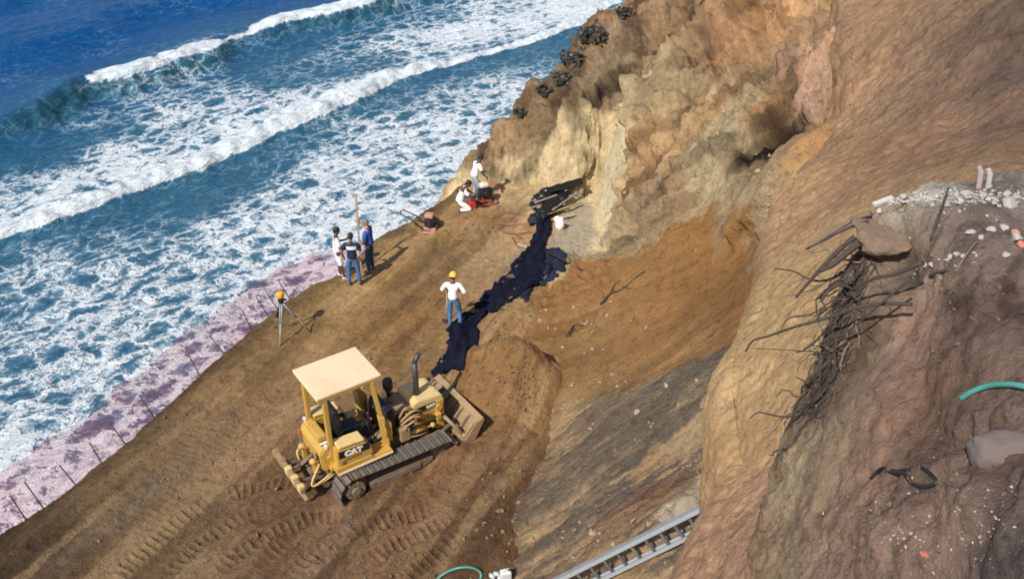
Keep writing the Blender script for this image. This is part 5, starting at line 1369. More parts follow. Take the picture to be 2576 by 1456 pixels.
fabric('black fabric strip running down from the timber pile', [(1352, 545), (1345, 590), (1322, 632), (1300, 660)], [(1388, 548), (1382, 592), (1362, 640), (1350, 672)], FAB, seed=2, lift=.07, nx=16, fold=.06)
fabric('thin greyish flap of black fabric lying over the pale pit floor', [(1368, 632), (1372, 660), (1368, 690), (1340, 712)], [(1412, 628), (1424, 660), (1410, 690), (1372, 722)], FABT, seed=3, nx=10, lift=.06, fold=.03)
fabric('lower black fabric strip ending beside the bulldozer blade', [(1168, 790), (1128, 830), (1128, 868), (1100, 915), (1085, 946)], [(1236, 778), (1200, 822), (1205, 850), (1172, 905), (1126, 940)], FAB, seed=4, lift=.05, fold=.06)
fabric('small torn flap of black fabric beside the lower strip', [(1215, 772), (1238, 776)], [(1225, 790), (1262, 784)], FAB, seed=5, nx=5, lift=.08, fold=.05)
fabric('small scrap of black fabric beside the widest sheet', [(1302, 738), (1318, 758)], [(1338, 728), (1325, 760)], FABT, seed=6, nx=5, lift=.04, fold=.03)

# ---- timber pile, roll of plastic and bits in the pit
PLAST = plain('black_plastic', (0.010, 0.010, 0.012), .32, 0, .2, 6)
def between(name, label, cat, a, b, lift_a, lift_b, fn, mat, group=None):
    A = ground_at(*a) + Vector((0, 0, lift_a)); B = ground_at(*b) + Vector((0, 0, lift_b))
    o = make(name, mat, None, lambda bm: fn(bm, Vector((0, 0, 0)), B - A)); o.location = A; tag(o, label, cat, group); return o
def rollf(bm, a, b):
    d = (b - a); n = 10; pts = [a + d * (i / n) + Vector((0, 0, .02 * math.sin(i * 2.2))) for i in range(n + 1)]
    tube(bm, pts, [.14 + .012 * math.sin(i * 1.9) for i in range(n + 1)], 18)
    tube(bm, [a + d * 1.002 - d.normalized() * .05, a + d * 1.01], [.11, .10], 14)
between('plastic_roll', 'long roll of shiny black plastic on top of the pile in the pit', 'plastic roll', (1366, 512), (1460, 484), .42, .42, rollf, PLAST)
def bundle(bm, a, b):
    """one heap of folded sheet: a long low lump with sharp creases"""
    d = b - a; bmesh.ops.create_icosphere(bm, subdivisions=5, radius=1)
    t = d.normalized(); sd = t.cross(Vector((0, 0, 1))).normalized(); up = sd.cross(t)
    co = np.array([v.co[:] for v in bm.verts])
    f = .30 * ridged(co[:, 0] * 1.4, co[:, 1], co[:, 2], .55, 4, .55, seed=d.length) + .14 * fbm(co[:, 0], co[:, 1], co[:, 2], .3, 3, .6, seed=3)
    for v, k in zip(bm.verts, f):
        q = v.co * (1 + float(k)); v.co = a + d * .5 + t * q.x * (d.length * .5 + .1) + sd * q.y * .30 + up * (q.z * .20 + .12)
    for f_ in bm.faces: f_.smooth = True
SHEETM = plain('crumpled_black_plastic', (0.009, 0.010, 0.012), .55, 0, .3, 8, dust=.12, spec=.35)
between('crumpled_plastic', 'crumpled black plastic at the seaward end of the timber pile', 'plastic sheet', (1346, 528), (1392, 498), .05, .16, bundle, SHEETM)
between('crumpled_plastic', 'crumpled heap of black plastic under the plastic roll', 'plastic sheet', (1345, 560), (1415, 508), -.02, .10, bundle, SHEETM)
def plank(wd, th):
    def f(bm, a, b):
        d = b - a; box(bm, (a + b) / 2, (wd, th, d.length), d.to_track_quat('Z', 'Y').to_matrix(), bev=.005)
    return f
for (a, b, la, lb, wd, m, lab) in [((1332, 548), (1452, 506), .36, .30, .07, WOODG, 'uppermost grey board on the timber pile'),
                              ((1352, 545), (1440, 516), .34, .34, .06, WOODY, 'yellow board in the middle of the timber pile'),
                              ((1330, 556), (1420, 530), .28, .26, .08, WOODP, 'pale board at the lower side of the timber pile'),
                              ((1375, 552), (1462, 520), .20, .16, .09, WOOD, 'brown board sticking out of the timber pile over the pit floor'),
                              ((1390, 548), (1445, 512), .30, .36, .07, WOODG, 'short dark board crossing the timber pile'),
                              ((1382, 560), (1448, 545), .10, .08, .08, WOODP, 'short pale board lying at the foot of the timber pile'),
                              ((1345, 538), (1400, 518), .42, .42, .07, WOODG, 'wide pale board beside the plastic roll'),
                              ((1302, 618), (1334, 628), .06, .06, .09, WOODP, 'pale wooden stake lying on the earth left of the fabric')]:
    between('board', lab, 'board', a, b, la, lb, plank(wd, .035), m, 'boards around the pit')
def pipef(bm, a, b):
    tube(bm, [a, a.lerp(b, .5) + Vector((0, 0, .02)), b], .030, 10)
between('pipe', 'dark pipe lying from the fabric across the pit floor', 'pipe', (1375, 640), (1462, 684), .10, .07, pipef, GREASE)
def slab(bm, a, b):
    d = b - a; n = 8; vs = []
    for i in range(n + 1):
        for j in range(5):
            t = i / n; s = j / 4 - .5
            vs.append(bm.verts.new(a + d * t + Vector((.30 * s, .42 * s, .05 * math.sin(i * 1.3 + j) + .03 * math.cos(j * 2.0)))))
    for i in range(n):
        for j in range(4):
            bm.faces.new((vs[i * 5 + j], vs[i * 5 + j + 1], vs[i * 5 + j + 6], vs[i * 5 + j + 5]))
    r = bmesh.ops.extrude_face_region(bm, geom=list(bm.faces)); bmesh.ops.translate(bm, verts=[v for v in r['geom'] if isinstance(v, bmesh.types.BMVert)], vec=(0, 0, -.012))
    bmesh.ops.recalc_face_normals(bm, faces=bm.faces)
between('plastic_sheet', 'pale grey plastic sheet on the seaward end of the timber pile', 'plastic sheet', (1340, 530), (1382, 512), .36, .40, slab, plain('pale_sheet', (.50, .55, .56), .5, 0, .1, 8))
pb = ground_at(1408, 578)
bag = make('sack', WCLOTH, None, lambda bm: (ball(bm, (0, 0, .20), (.15, .13, .22), None, 3), ball(bm, (-.09, .05, .36), (.11, .10, .12), Euler((0, .4, 0)), 2), ball(bm, (.05, -.02, .40), (.06, .05, .09), None, 2)), True)
bag.location = pb; tag(bag, 'bright white sack standing on the grey floor of the pit', 'sack')

# ---- debris net along the brink, on leaning posts
def fence():
    T = empty('debris_net', tuple(Vector((EDGE[6][0], EDGE[6][1], 0)))); o0 = T.location.copy()
    tag(T, 'sheer reddish debris net on thin leaning posts along the seaward brink', 'net fence')
    e = EDGE[1:13]
    seg = np.concatenate([[0], np.cumsum(np.linalg.norm(np.diff(e, axis=0), axis=1))])
    s = np.linspace(0, seg[-1], 150)
    B = np.stack([np.interp(s, seg, e[:, k]) for k in range(2)], -1)
    for k in range(2): B[:, k] = np.convolve(np.pad(B[:, k], 5, 'edge'), np.ones(11) / 11, 'valid')
    t = np.gradient(B, axis=0); t /= np.linalg.norm(t, axis=1, keepdims=True); left = np.stack([-t[:, 1], t[:, 0]], -1)
    taper = np.clip((seg[-1] - s) / 2.5, .12, 1) * np.interp(s / seg[-1], [0, .45, 1], [.90, .72, .60])
    top_h = 0.62 * taper + .07 * np.sin(s * 2.3) * taper + .05 * np.sin(s * 5.1); top_o = 1.15 * taper + .10
    m, nt, b = new_mat('red_net')
    b.inputs['Base Color'].default_value = (0.42, 0.012, 0.030, 1); b.inputs['Roughness'].default_value = .8
    tr = N(nt, 'ShaderNodeBsdfTransparent'); tr.inputs['Color'].default_value = (1, .95, .96, 1)
    mx = N(nt, 'ShaderNodeMixShader')
    uv = N(nt, 'ShaderNodeAttribute', attribute_name='weave'); 
    def lines(ax, freq):
        sx = N(nt, 'ShaderNodeSeparateXYZ'); nt.links.new(uv.outputs['Vector'], sx.inputs[0])
        mu = N(nt, 'ShaderNodeMath', operation='MULTIPLY'); mu.inputs[1].default_value = freq; nt.links.new(sx.outputs[ax], mu.inputs[0])
        fr = N(nt, 'ShaderNodeMath', operation='FRACT'); nt.links.new(mu.outputs[0], fr.inputs[0])
        lt = N(nt, 'ShaderNodeMath', operation='LESS_THAN'); lt.inputs[1].default_value = .20; nt.links.new(fr.outputs[0], lt.inputs[0]); return lt
    l1, l2 = lines(0, 16), lines(1, 16)
    mxm = N(nt, 'ShaderNodeMath', operation='MAXIMUM'); nt.links.new(l1.outputs[0], mxm.inputs[0]); nt.links.new(l2.outputs[0], mxm.inputs[1])
    mr = N(nt, 'ShaderNodeMapRange'); mr.inputs['To Min'].default_value = .20; mr.inputs['To Max'].default_value = .40
    nt.links.new(mxm.outputs[0], mr.inputs['Value']); nt.links.new(mr.outputs[0], mx.inputs['Fac'])
    nt.links.new(tr.outputs[0], mx.inputs[1]); nt.links.new(b.outputs[0], mx.inputs[2])
    nt.links.new(mx.outputs[0], nt.nodes['Material Output'].inputs['Surface'])
    nv = 9; P = np.zeros((150, nv, 3)); Wv = np.zeros((150, nv, 3))
    for j in range(nv):
        q = j / (nv - 1)
        off = .06 + (top_o) * q + .05 * np.sin(s * 3 + j) * q
        P[:, j, :2] = B + left * off[:, None] - np.array(o0[:2])
        P[:, j, 2] = -.30 + (top_h + .30) * q - o0.z - .10 * np.sin(math.pi * q)
        Wv[:, j, 0] = s; Wv[:, j, 1] = q * 1.5
    net = grid_mesh('netting', P, m); net.parent = T
    a = net.data.attributes.new('weave', 'FLOAT_VECTOR', 'POINT'); a.data.foreach_set('vector', Wv.reshape(-1).astype(np.float32))
    PM = plain('dark_stake', (0.055, 0.03, 0.03), .8)
    for (u, v) in [(66, 1296), (115, 1262), (172, 1200), (238, 1148), (292, 1094), (383, 1036), (494, 926), (560, 876), (632, 815), (692, 788), (737, 745), (700, 765)]:
        p = atz(u, v, 0); i = int(np.argmin(np.hypot(B[:, 0] - p[0], B[:, 1] - p[1])))
        base = Vector((B[i, 0], B[i, 1], -.35)); h = .46 if u not in (172, 560, 700) else .30
        lean = Vector((left[i, 0], left[i, 1], 0)) * (.34 + .12 * math.sin(u)) + Vector((t[i, 0], t[i, 1], 0)) * (-.04)
        tipp = base + Vector((0, 0, h + .35)) + lean
        make('post', PM, T, lambda bm: tube(bm, [base - o0, tipp - o0], .016, 6))
fence()

# ---- ladder in the gully
STEELD = plain('dark_rung', (.10, .10, .10), .6, .2, .3, 9, dust=.35)
def ladder():
    g = lambda u, v: hit(u, v, ['cliff'])
    a0, n0, _ = g(1376, 1468); a1, n1, _ = g(1812, 1250)
    nrm = (n0 + n1).normalized()
    # rest it on the highest lumps under it
    C = Vector((0, 0, CAM_H)); k = 1.0
    b0 = Vector(atd(1492, 1462, math.hypot(a0.x, a0.y) - .12)); b1 = Vector(atd(1800, 1302, math.hypot(a1.x, a1.y) - .12))
    for (p, q, ua, va, ub, vb) in ((a0, a1, 1376, 1468, 1812, 1250), (b0, b1, 1492, 1462, 1800, 1302)):
        for i in range(29):
            t = i / 28; m_ = p.lerp(q, t); pr = m_ - C
            u_ = CX + FOC * pr.x / (pr.y * math.cos(PITCH) - pr.z * math.sin(PITCH)); v_ = CY - FOC * (pr.y * math.sin(PITCH) + pr.z * math.cos(PITCH)) / (pr.y * math.cos(PITCH) - pr.z * math.sin(PITCH))
            if u_ < 1805: k = min(k, g(u_, v_)[2] / pr.length)
    a0, a1, b0, b1 = [C + (p - C) * (k - .008) for p in (a0, a1, b0, b1)]; d = (a1 - a0).normalized()
    side = ((b0 - a0) + (b1 - a1)); side = (side - d * side.dot(d)); wid = side.length * .5; side.normalize()
    wid = min(max(wid, .36), .52)
    L = (a1 - a0).length + 2.2; a0 = a0 - d * .7
    T = empty('ladder', tuple(a0)); tag(T, 'weathered aluminium ladder lying in the dark gully', 'ladder')
    nz = d.cross(side).normalized()
    if nz.dot(nrm) < 0: nz = -nz
    R = Matrix((side, nz, d)).transposed()
    for s in (0, wid):
        make('rail', ALU, T, lambda bm: (box(bm, side * s + d * L / 2, (.034, .15, L), R, bev=.006), box(bm, side * (s + (.025 if s == 0 else -.025)) + d * L / 2 + nz * .070, (.05, .014, L), R), box(bm, side * (s + (.025 if s == 0 else -.025)) + d * L / 2 - nz * .070, (.05, .014, L), R)))
    k = .15
    while k < L:
        make('rung', STEELD, T, lambda bm: box(bm, side * wid / 2 + d * k, (wid - .03, .045, .05), R, bev=.008))
        k += .30
ladder()

# ---- hoses, bucket, cable
GRN = plain('green_hose', (0.07, 0.29, 0.23), .4, 0, .1, 9)
def hose(label, pts, r, keys, name='hose', mat=GRN, cat='hose'):
    P = [hit(u, v, keys)[0] + Vector((0, 0, l)) for u, v, l in pts]
    o0 = P[0].copy(); o = make(name, mat, None, lambda bm: tube(bm, spline([p - o0 for p in P], 8), r, 12), True); o.location = o0
    tag(o, label, cat); return o
hose('green hose lying on the dark soil bank at the right edge', [(2418, 1002, .0), (2440, 996, .035), (2480, 988, .06), (2530, 988, .07), (2580, 992, .06), (2660, 1000, .05)], .019, ['soil_bank'])
hose('green hose looping over the earth below the bulldozer', [(1085, 1475, .03), (1115, 1452, .10), (1150, 1442, .16), (1185, 1440, .16), (1207, 1444, .09), (1210, 1453, .03), (1204, 1462, .03)], .024, ['terrace', 'cliff'])
hose('black cable with a loop lying on the soil bank', [(2205, 1190, .01), (2240, 1196, .03), (2270, 1205, .05), (2290, 1225, .04), (2320, 1232, .03), (2352, 1222, .03), (2338, 1200, .03), (2318, 1182, .02)], .013, ['soil_bank'], 'cable', BLACK, 'cable')
hose('second black cable tangled at the loop on the soil bank', [(2190, 1205, .01), (2215, 1188, .04), (2250, 1192, .03), (2285, 1186, .02)], .012, ['soil_bank'], 'cable', BLACK, 'cable')
pb = hit(1272, 1462, ['terrace', 'cliff'])[0]
bk = empty('canister', tuple(pb), .25); tag(bk, 'white plastic canister standing at the bottom edge beside the gully', 'canister')
BK = plain('canister_white', (.60, .62, .63), .5, 0, .12, 8, dust=.12)
make('canister_body', BK, bk, lambda bm: box(bm, (0, 0, .15), (.22, .15, .32), bev=.025))
make('carry_grip', BK, bk, lambda bm: tube(bm, arc((-.07, 0, .31), (.06, 0, .31), (0, 0, .05), 8), .014, 6))
make('screw_cap', GREASE, bk, lambda bm: tube(bm, [(.085, 0, .31), (.085, 0, .345)], .024, 10))
o = make('crumpled_wrapper', plain('grey_wrap', (.45, .46, .46), .5), None, lambda bm: [ball(bm, (x, y, .05), (.10, .06, .06), Euler((x * 5, y * 7, x * 9)), 1) for x, y in ((-.1, 0), (.0, .05), (.08, -.03))])
o.location = hit(1250, 1452, ['terrace', 'cliff'])[0]; tag(o, 'crumpled pale grey wrapper next to the white bucket', 'wrapper')

# ---- shrubs on the cliff's seaward skyline
LEAF = plain('dark_shrub_leaf', (0.042, 0.042, 0.034), .8, 0, .5, 9)
LEAF2 = plain('dry_shrub_leaf', (0.11, 0.088, 0.06), .8, 0, .4, 9)
STEM = plain('shrub_stem', (0.06, 0.045, 0.035), .9)
def shrub(label, u, v, size, drop=0.0):
    p = hit(u, v, ['cliff'])[0]
    T = empty('shrub', tuple(p - Vector((0, 0, drop)))); tag(T, label, 'shrub', 'shrubs on the cliff skyline')
    R = random.Random(int(u))
    def fol(bm):
        for k in range(900):
            th, ph = R.uniform(0, 6.28), math.acos(R.uniform(-.3, 1)); rr = size * (R.random() ** .4)
            lump = 1 + .5 * math.sin(3 * th + u) * math.sin(2 * ph) + .25 * math.sin(5 * th + 2 * u)
            c = Vector((math.sin(ph) * math.cos(th) * rr * lump * 1.1, math.sin(ph) * math.sin(th) * rr * lump, math.cos(ph) * rr * .75 * lump + size * .35))
            e = Euler((R.uniform(-1.2, 1.2), R.uniform(-1.2, 1.2), R.uniform(0, 6.3))).to_matrix(); s = R.uniform(.03, .085)
            vs = [bm.verts.new(c + e @ Vector(q) * s) for q in ((-1, -.5, 0), (0, -.7, .15), (1, 0, 0), (0, .7, .15), (-1, .5, 0))]
            f = bm.faces.new(vs); f.material_index = 0 if R.random() < .72 else 1
    bm = bmesh.new(); fol(bm); obj('foliage', bm, [LEAF, LEAF2], T)
    for k in range(5):
        a = Vector((math.cos(k * 1.3), math.sin(k * 1.3), 1.1)) * size * .55
        make('stem', STEM, T, lambda bm: tube(bm, [(0, 0, -.15), a * .5 + Vector((.02, 0, 0)), a], [.025, .018, .006], 6))
for lab, u, v, s in [('largest dark shrub on the cliff skyline, rounded top', 1493, 100, .5), ('dark shrub with a ragged outline just below the largest one', 1450, 160, .44), ('low dark shrub clinging to the skyline below the ragged one', 1414, 205, .28), ('small dark shrub near the top edge of the skyline', 1570, 40, .26), ('small dry shrub lowest on the cliff skyline', 1312, 288, .22), ('flat dark shrub between the lowest one and the ragged one', 1375, 232, .26)]:
    shrub(lab, u, v, s, .05)

# ---- soil ledge, rubble and roots on the near bank
PALEROCK = plain('pale_concrete', (0.42, 0.40, 0.375), .9, 0, .35, 9, dust=.42, dustcol=(.34, .28, .25), bump=.5)
EARTHROCK = plain('earth_block', (0.23, 0.155, 0.105), .95, 0, .45, 7, bump=1.0)
PINKR = plain('pink_brick', (0.55, 0.18, 0.13), .9, 0, .15, 12)
def rock_mesh(R, sub=2, flat=.62):
    bm = bmesh.new(); r = bmesh.ops.create_icosphere(bm, subdivisions=sub, radius=1)
    pl = [(Vector((R.gauss(0, 1), R.gauss(0, 1), R.gauss(0, 1))).normalized(), R.uniform(.42, .8)) for _ in range(11)]
    for v in bm.verts:
        for n, d in pl:
            k = v.co.dot(n)
            if k > d: v.co -= n * (k - d)
        v.co *= 1 + R.uniform(-.07, .07); v.co.z *= flat
    return bm
ROCKS = []
for k in range(8):
    bm = rock_mesh(random.Random(50 + k)); me = bpy.data.meshes.new('concrete_chunk'); bm.to_mesh(me); bm.free(); ROCKS.append(me)
SEEN = {}
def chunk(u, v, px, mat, label, key='soil_bank', name='concrete_chunk', cat='rubble', grp='pale rubble on the soil bank', sq=(1, 1, 1)):
    p, n, d = hit(u, v, [key]); s = px / FOC * (p - Vector((0, 0, CAM_H))).length * .5
    me = ROCKS[rnd.randrange(8)]
    if not me.materials: me.materials.append(PALEROCK)
    o = bpy.data.objects.new(name, me); COL.objects.link(o)
    if mat is not PALEROCK:
        o.material_slots[0].link = 'OBJECT'; o.material_slots[0].material = mat
    o.location = p + n * s * rnd.uniform(-.1, .2); o.scale = (s * sq[0] * rnd.uniform(.85, 1.2), s * sq[1] * rnd.uniform(.8, 1.2), s * sq[2] * rnd.uniform(.8, 1.1)); o.rotation_euler = (rnd.uniform(-.5, .5), rnd.uniform(-.5, .5), rnd.uniform(0, 6.28))
    tag(o, label, cat, grp); return o
ORD = 'first second third fourth fifth sixth seventh eighth ninth tenth eleventh twelfth thirteenth fourteenth fifteenth sixteenth seventeenth eighteenth nineteenth twentieth'.split()
def ordinal(i):
    return ORD[i] if i < 20 else 'twenty ' + ORD[i - 20]
def row(items, text, grp):
    for i, (u, v, s_) in enumerate(sorted(items)):
        chunk(u, v, s_, PALEROCK, text.format(ordinal(i)), grp=grp)
R3 = random.Random(11)
def jit(L, d): return [(u + R3.uniform(-d, d), v + R3.uniform(-d * .5, d * .7), s_ * R3.uniform(.55, 1.15)) for u, v, s_ in L]
row(jit([(2225, 508, 24), (2250, 500, 20), (2278, 492, 30), (2300, 488, 22), (2318, 496, 34), (2345, 490, 22), (2368, 492, 26), (2392, 488, 20), (2412, 492, 28), (2432, 486, 34), (2450, 494, 24), (2470, 488, 40), (2490, 496, 26), (2512, 488, 22), (2536, 494, 28), (2560, 492, 26)], 9), 'pale chunk in the row capping the soil bank, {} from the left', 'pale rubble capping the soil bank')
row(jit([(2262, 524, 20), (2300, 516, 24), (2335, 518, 16), (2360, 530, 14), (2390, 510, 18), (2440, 512, 20), (2478, 514, 22), (2420, 530, 14), (2280, 536, 14), (2510, 520, 16)], 8), 'chunk just below the capping row of rubble, {} from the left', 'pale rubble below the capping row')
row([(2545, 515, 42), (2555, 600, 40), (2530, 640, 28), (2440, 585, 30), (2470, 600, 22), (2495, 578, 24), (2530, 575, 30)], 'larger pale chunk on the dark soil right of the ledge, {} from the left', 'scattered pale chunks by the ledge')
row(jit([(2395, 648, 18), (2378, 655, 14), (2410, 640, 20), (2425, 646, 16), (2350, 668, 16), (2330, 672, 20), (2312, 676, 14), (2300, 690, 12), (2362, 700, 13), (2350, 716, 12), (2445, 632, 16), (2460, 640, 12)], 6), 'small pale stone in the line below the ledge, {} from the left', 'line of pale stones below the ledge')
row(jit([(2255, 1345, 15), (2268, 1338, 18), (2280, 1350, 13), (2292, 1342, 16), (2304, 1352, 14), (2312, 1360, 12), (2240, 1352, 12), (2262, 1362, 10), (2330, 1362, 10), (2395, 1352, 10), (2420, 1356, 12), (2275, 1370, 10)], 6), 'small white flake low on the bank, {} from the left in its cluster', 'white flakes low on the bank')
chunk(2330, 1392, 34, PINKR, 'orange red scrap low on the soil bank', cat='scrap', name='brick_scrap', grp=None, sq=(1.2, .8, .35))
chunk(2552, 590, 26, PINKR, 'pink brick piece touching the pale chunks at the right edge', cat='scrap', name='brick_scrap', grp=None)
chunk(2572, 618, 30, PINKR, 'pinkish brick piece lowest at the right edge of the rubble', cat='scrap', name='brick_scrap', grp=None)
def boulder(label, u, v, px, mat, key, sq, seed):
    p, n, d = hit(u, v, [key]); r = px / FOC * (p - Vector((0, 0, CAM_H))).length * .5
    bm = bmesh.new(); bmesh.ops.create_icosphere(bm, subdivisions=4, radius=1)
    co = np.array([v_.co[:] for v_ in bm.verts])
    f = fbm(co[:, 0], co[:, 1], co[:, 2], .9, 4, .55, seed=seed) * .22 + ridged(co[:, 0], co[:, 1], co[:, 2], .5, 4, .6, seed=seed + 1) * .09
    R = random.Random(seed); pl = [(Vector((R.gauss(0, 1), R.gauss(0, 1), R.gauss(0, .7))).normalized(), R.uniform(.55, .85)) for _ in range(8)]
    for v_, k in zip(bm.verts, f):
        for n_, d_ in pl:
            q_ = v_.co.dot(n_)
            if q_ > d_: v_.co -= n_ * (q_ - d_) * .85
        v_.co *= 1 + float(k) * .7
    o = obj('boulder', bm, mat, None, True); o.location = p - n * r * .25; o.scale = (r * sq[0], r * sq[1], r * sq[2]); o.rotation_euler = (.3, .2, seed)
    tag(o, label, 'boulder'); return o
boulder('smooth grey boulder half buried in the soil bank', 2510, 1130, 130, plain('grey_slab', (.17, .132, .118), .95, 0, .25, 8, bump=.6), 'soil_bank', (1.1, .8, .8), 3)
CREAMB = plain('cream_boulder', (.29, .235, .17), .95, 0, .45, 5, bump=1.0)
for u, v, s_, lab, k in [(1728, 1274, 96, 'large cream boulder above the ladder', 11), (1680, 1302, 56, 'smaller cream boulder left of the large one above the ladder', 12), (1774, 1216, 56, 'cream boulder under the sandy brink', 13), (1800, 1130, 44, 'small pale boulder high in the gully', 14)]:
    boulder(lab, u, v, s_, CREAMB, 'cliff', (1.1, .9, .7), k)
# overhanging ledge of compacted earth
p, n, d = hit(2240, 590, ['soil_bank'])
R = random.Random(5); bm = rock_mesh(R, 4, .62)
for v in bm.verts:
    f = float(fbm(np.array([v.co.x]), np.array([v.co.y]), np.array([v.co.z]), .5, 5, .65, seed=3)[0]); v.co *= 1 + .26 * f
lg = obj('earth_ledge', bm, EARTHROCK, None, True); a, b = Vector(hit(2165, 560, ['soil_bank'])[0]), Vector(hit(2340, 560, ['soil_bank'])[0])
lg.location = p + Vector((-.02, .02, -.02)); lg.scale = (.46, .28, .22); lg.rotation_euler = (.1, .12, .3)
tag(lg, 'brown block of compacted earth overhanging above the hanging roots', 'earth ledge')
def stick(label, pts, r, mat, key='soil_bank', name='stick', cat='stick'):
    P = [hit(u, v, [key])[0] + Vector((0, 0, l)) for u, v, l in pts]; o0 = P[0].copy()
    o = make(name, mat, None, lambda bm: tube(bm, spline([q - o0 for q in P], 6), [r * (1 - .5 * i / (len(P) * 6)) for i in range((len(P) - 1) * 6 + 1)], 7), True); o.location = o0
    tag(o, label, cat); return o
DEAD = plain('dead_wood', (0.055, 0.040, 0.032), .9, 0, .35, 14)
DEADL = plain('dry_wood', (0.16, 0.115, 0.08), .9, 0, .3, 14)
stick('straight thin dark stick leaning on the rubble of the soil bank', [(2340, 610, .02), (2362, 545, .10), (2378, 505, .12)], .012, DEAD)
stick('long pale twig lying on the slope below the pale stones', [(2400, 690, .02), (2430, 650, .05), (2455, 620, .05)], .010, DEADL)
stick('dark stick under the row of pale stones', [(2340, 700, .02), (2365, 692, .03), (2385, 686, .02)], .020, DEAD)
pl = hit(2225, 515, ['soil_bank'])[0]
def lath(bm): box(bm, (0, 0, 0), (.19, .045, .03), Euler((0, -.2, .35)), bev=.004)
o = make('white_lath', plain('dirty_white', (.52, .50, .47), .7, 0, .2, 12), None, lath); o.location = pl + Vector((-.02, 0, .035)); tag(o, 'short white lath lying on the tip of the soil bank', 'lath')
for u, lab, m, h in [(2458, 'pinkish white marker stake standing behind the rubble', plain('pink_white', (.42, .33, .34), .8), .17), (2482, 'pale knobbly marker stake beside the pinkish one', plain('chipped_white', (.46, .42, .40), .8, 0, .3, 30), .15)]:
    p = hit(u, 474, ['soil_bank'])[0]
    o = make('marker_stake', m, None, lambda bm: (box(bm, (0, 0, h / 2), (.038, .02, h), Euler((0, -.12, 0)), bev=.004), box(bm, (-.02, 0, h), (.035, .018, .07), Euler((0, -.4, 0)))))
    o.location = p; tag(o, lab, 'stake')

# roots: long ones one by one, the hanging thicket as one thing with its roots as parts
def root_path(u, v, key, vec, L, R, curl=.5, n=9, lift=.02):
    p, nn, d = hit(u, v, [key]); p = p + nn * lift; out = [p.copy()]; q = Vector(vec).normalized()
    for k in range(n):
        q = (q + Vector((R.gauss(0, .42), R.gauss(0, .42), R.gauss(-.12, .34))) * curl).normalized()
        p = p + q * (L / n); out.append(p.copy())
    return out
def img_path(pts):
    return [Vector(atd(u, v, d)) for u, v, d in pts]
for lab, pts, r in [('thick pale root jutting out farthest from the ledge tip', [(2190, 535, 7.95), (2140, 555, 7.95), (2080, 592, 7.9), (2030, 626, 7.85)], .028),
                    ('root running just under the thick one from the ledge tip', [(2185, 556, 7.9), (2130, 575, 7.85), (2070, 606, 7.85), (2026, 627, 7.8)], .016),
                    ('forked root hanging down left of the ledge', [(2150, 595, 7.75), (2110, 630, 7.7), (2070, 670, 7.65), (2030, 715, 7.6), (2002, 748, 7.55)], .026),
                    ('broad dark root hanging close under the ledge', [(2160, 610, 7.6), (2125, 640, 7.55), (2095, 665, 7.5), (2062, 682, 7.5)], .036),
                    ('longest thin root reaching left across the sand', [(2295, 765, 6.95), (2230, 764, 6.95), (2150, 775, 7.0), (2080, 800, 7.05), (2000, 822, 7.15), (1930, 846, 7.3), (1895, 856, 7.35), (1875, 884, 7.4)], .017),
                    ('root curving left over the hollow at mid height', [(2150, 700, 7.45), (2110, 715, 7.4), (2085, 730, 7.4), (2065, 760, 7.35)], .022),
                    ('thin root hanging low on the sand', [(2110, 745, 7.35), (2040, 790, 7.35), (1985, 800, 7.4), (1965, 830, 7.4), (1955, 845, 7.4)], .008),
                    ('nearly straight hair root below the longest one', [(2060, 885, 7.2), (1980, 880, 7.35), (1895, 876, 7.4)], .006),
                    ('dark root lying along the slope below the hollow', [(2320, 660, 7.0), (2250, 690, 7.05), (2200, 700, 7.1), (2140, 730, 7.2)], .020),
                    ('root crossing the thicket towards the upper right', [(2290, 700, 6.9), (2220, 760, 6.9), (2160, 810, 6.95), (2110, 850, 7.0)], .012)]:
    P = spline(img_path(pts), 6); o0 = P[0].copy()
    o = make('root', DEAD if 'pale' not in lab else DEADL, None, lambda bm: tube(bm, [q - o0 for q in P], [r * (1 - .55 * i / len(P)) for i in range(len(P))], 7), True)
    o.location = o0; tag(o, lab, 'root', 'long roots hanging from the soil bank')
p0 = hit(2110, 760, ['soil_bank'])[0]
T = empty('root_thicket', tuple(p0)); tag(T, 'dense thicket of dark fibrous roots hanging down the edge of the soil bank', 'roots')
R = random.Random(21)
line = [(2165, 600), (2150, 650), (2130, 700), (2115, 760), (2100, 820), (2080, 880), (2050, 940), (2030, 1000), (2000, 1050)]
for k in range(190):
    t = R.random() ** 1.35 * (len(line) - 1); i = min(int(t), len(line) - 2); f = t - i
    u = line[i][0] * (1 - f) + line[i + 1][0] * f + R.uniform(-8, 46 + 30 * (t > 2)); v = line[i][1] * (1 - f) + line[i + 1][1] * f + R.uniform(-30, 30)
    P = root_path(u, v, 'soil_bank', (R.uniform(-.65, -.15), R.uniform(-.65, -.1), -1), R.uniform(.25, .85), R, R.uniform(.5, 1.2))
    r = R.choice([.003, .004, .005, .006, .008, .011, .015])
    make('root', DEAD if R.random() < .75 else DEADL, T, lambda bm: tube(bm, [q - p0 for q in spline(P, 3)], [r * (1 - .7 * j / (len(P) * 3)) for j in range((len(P) - 1) * 3 + 1)], 5), True)

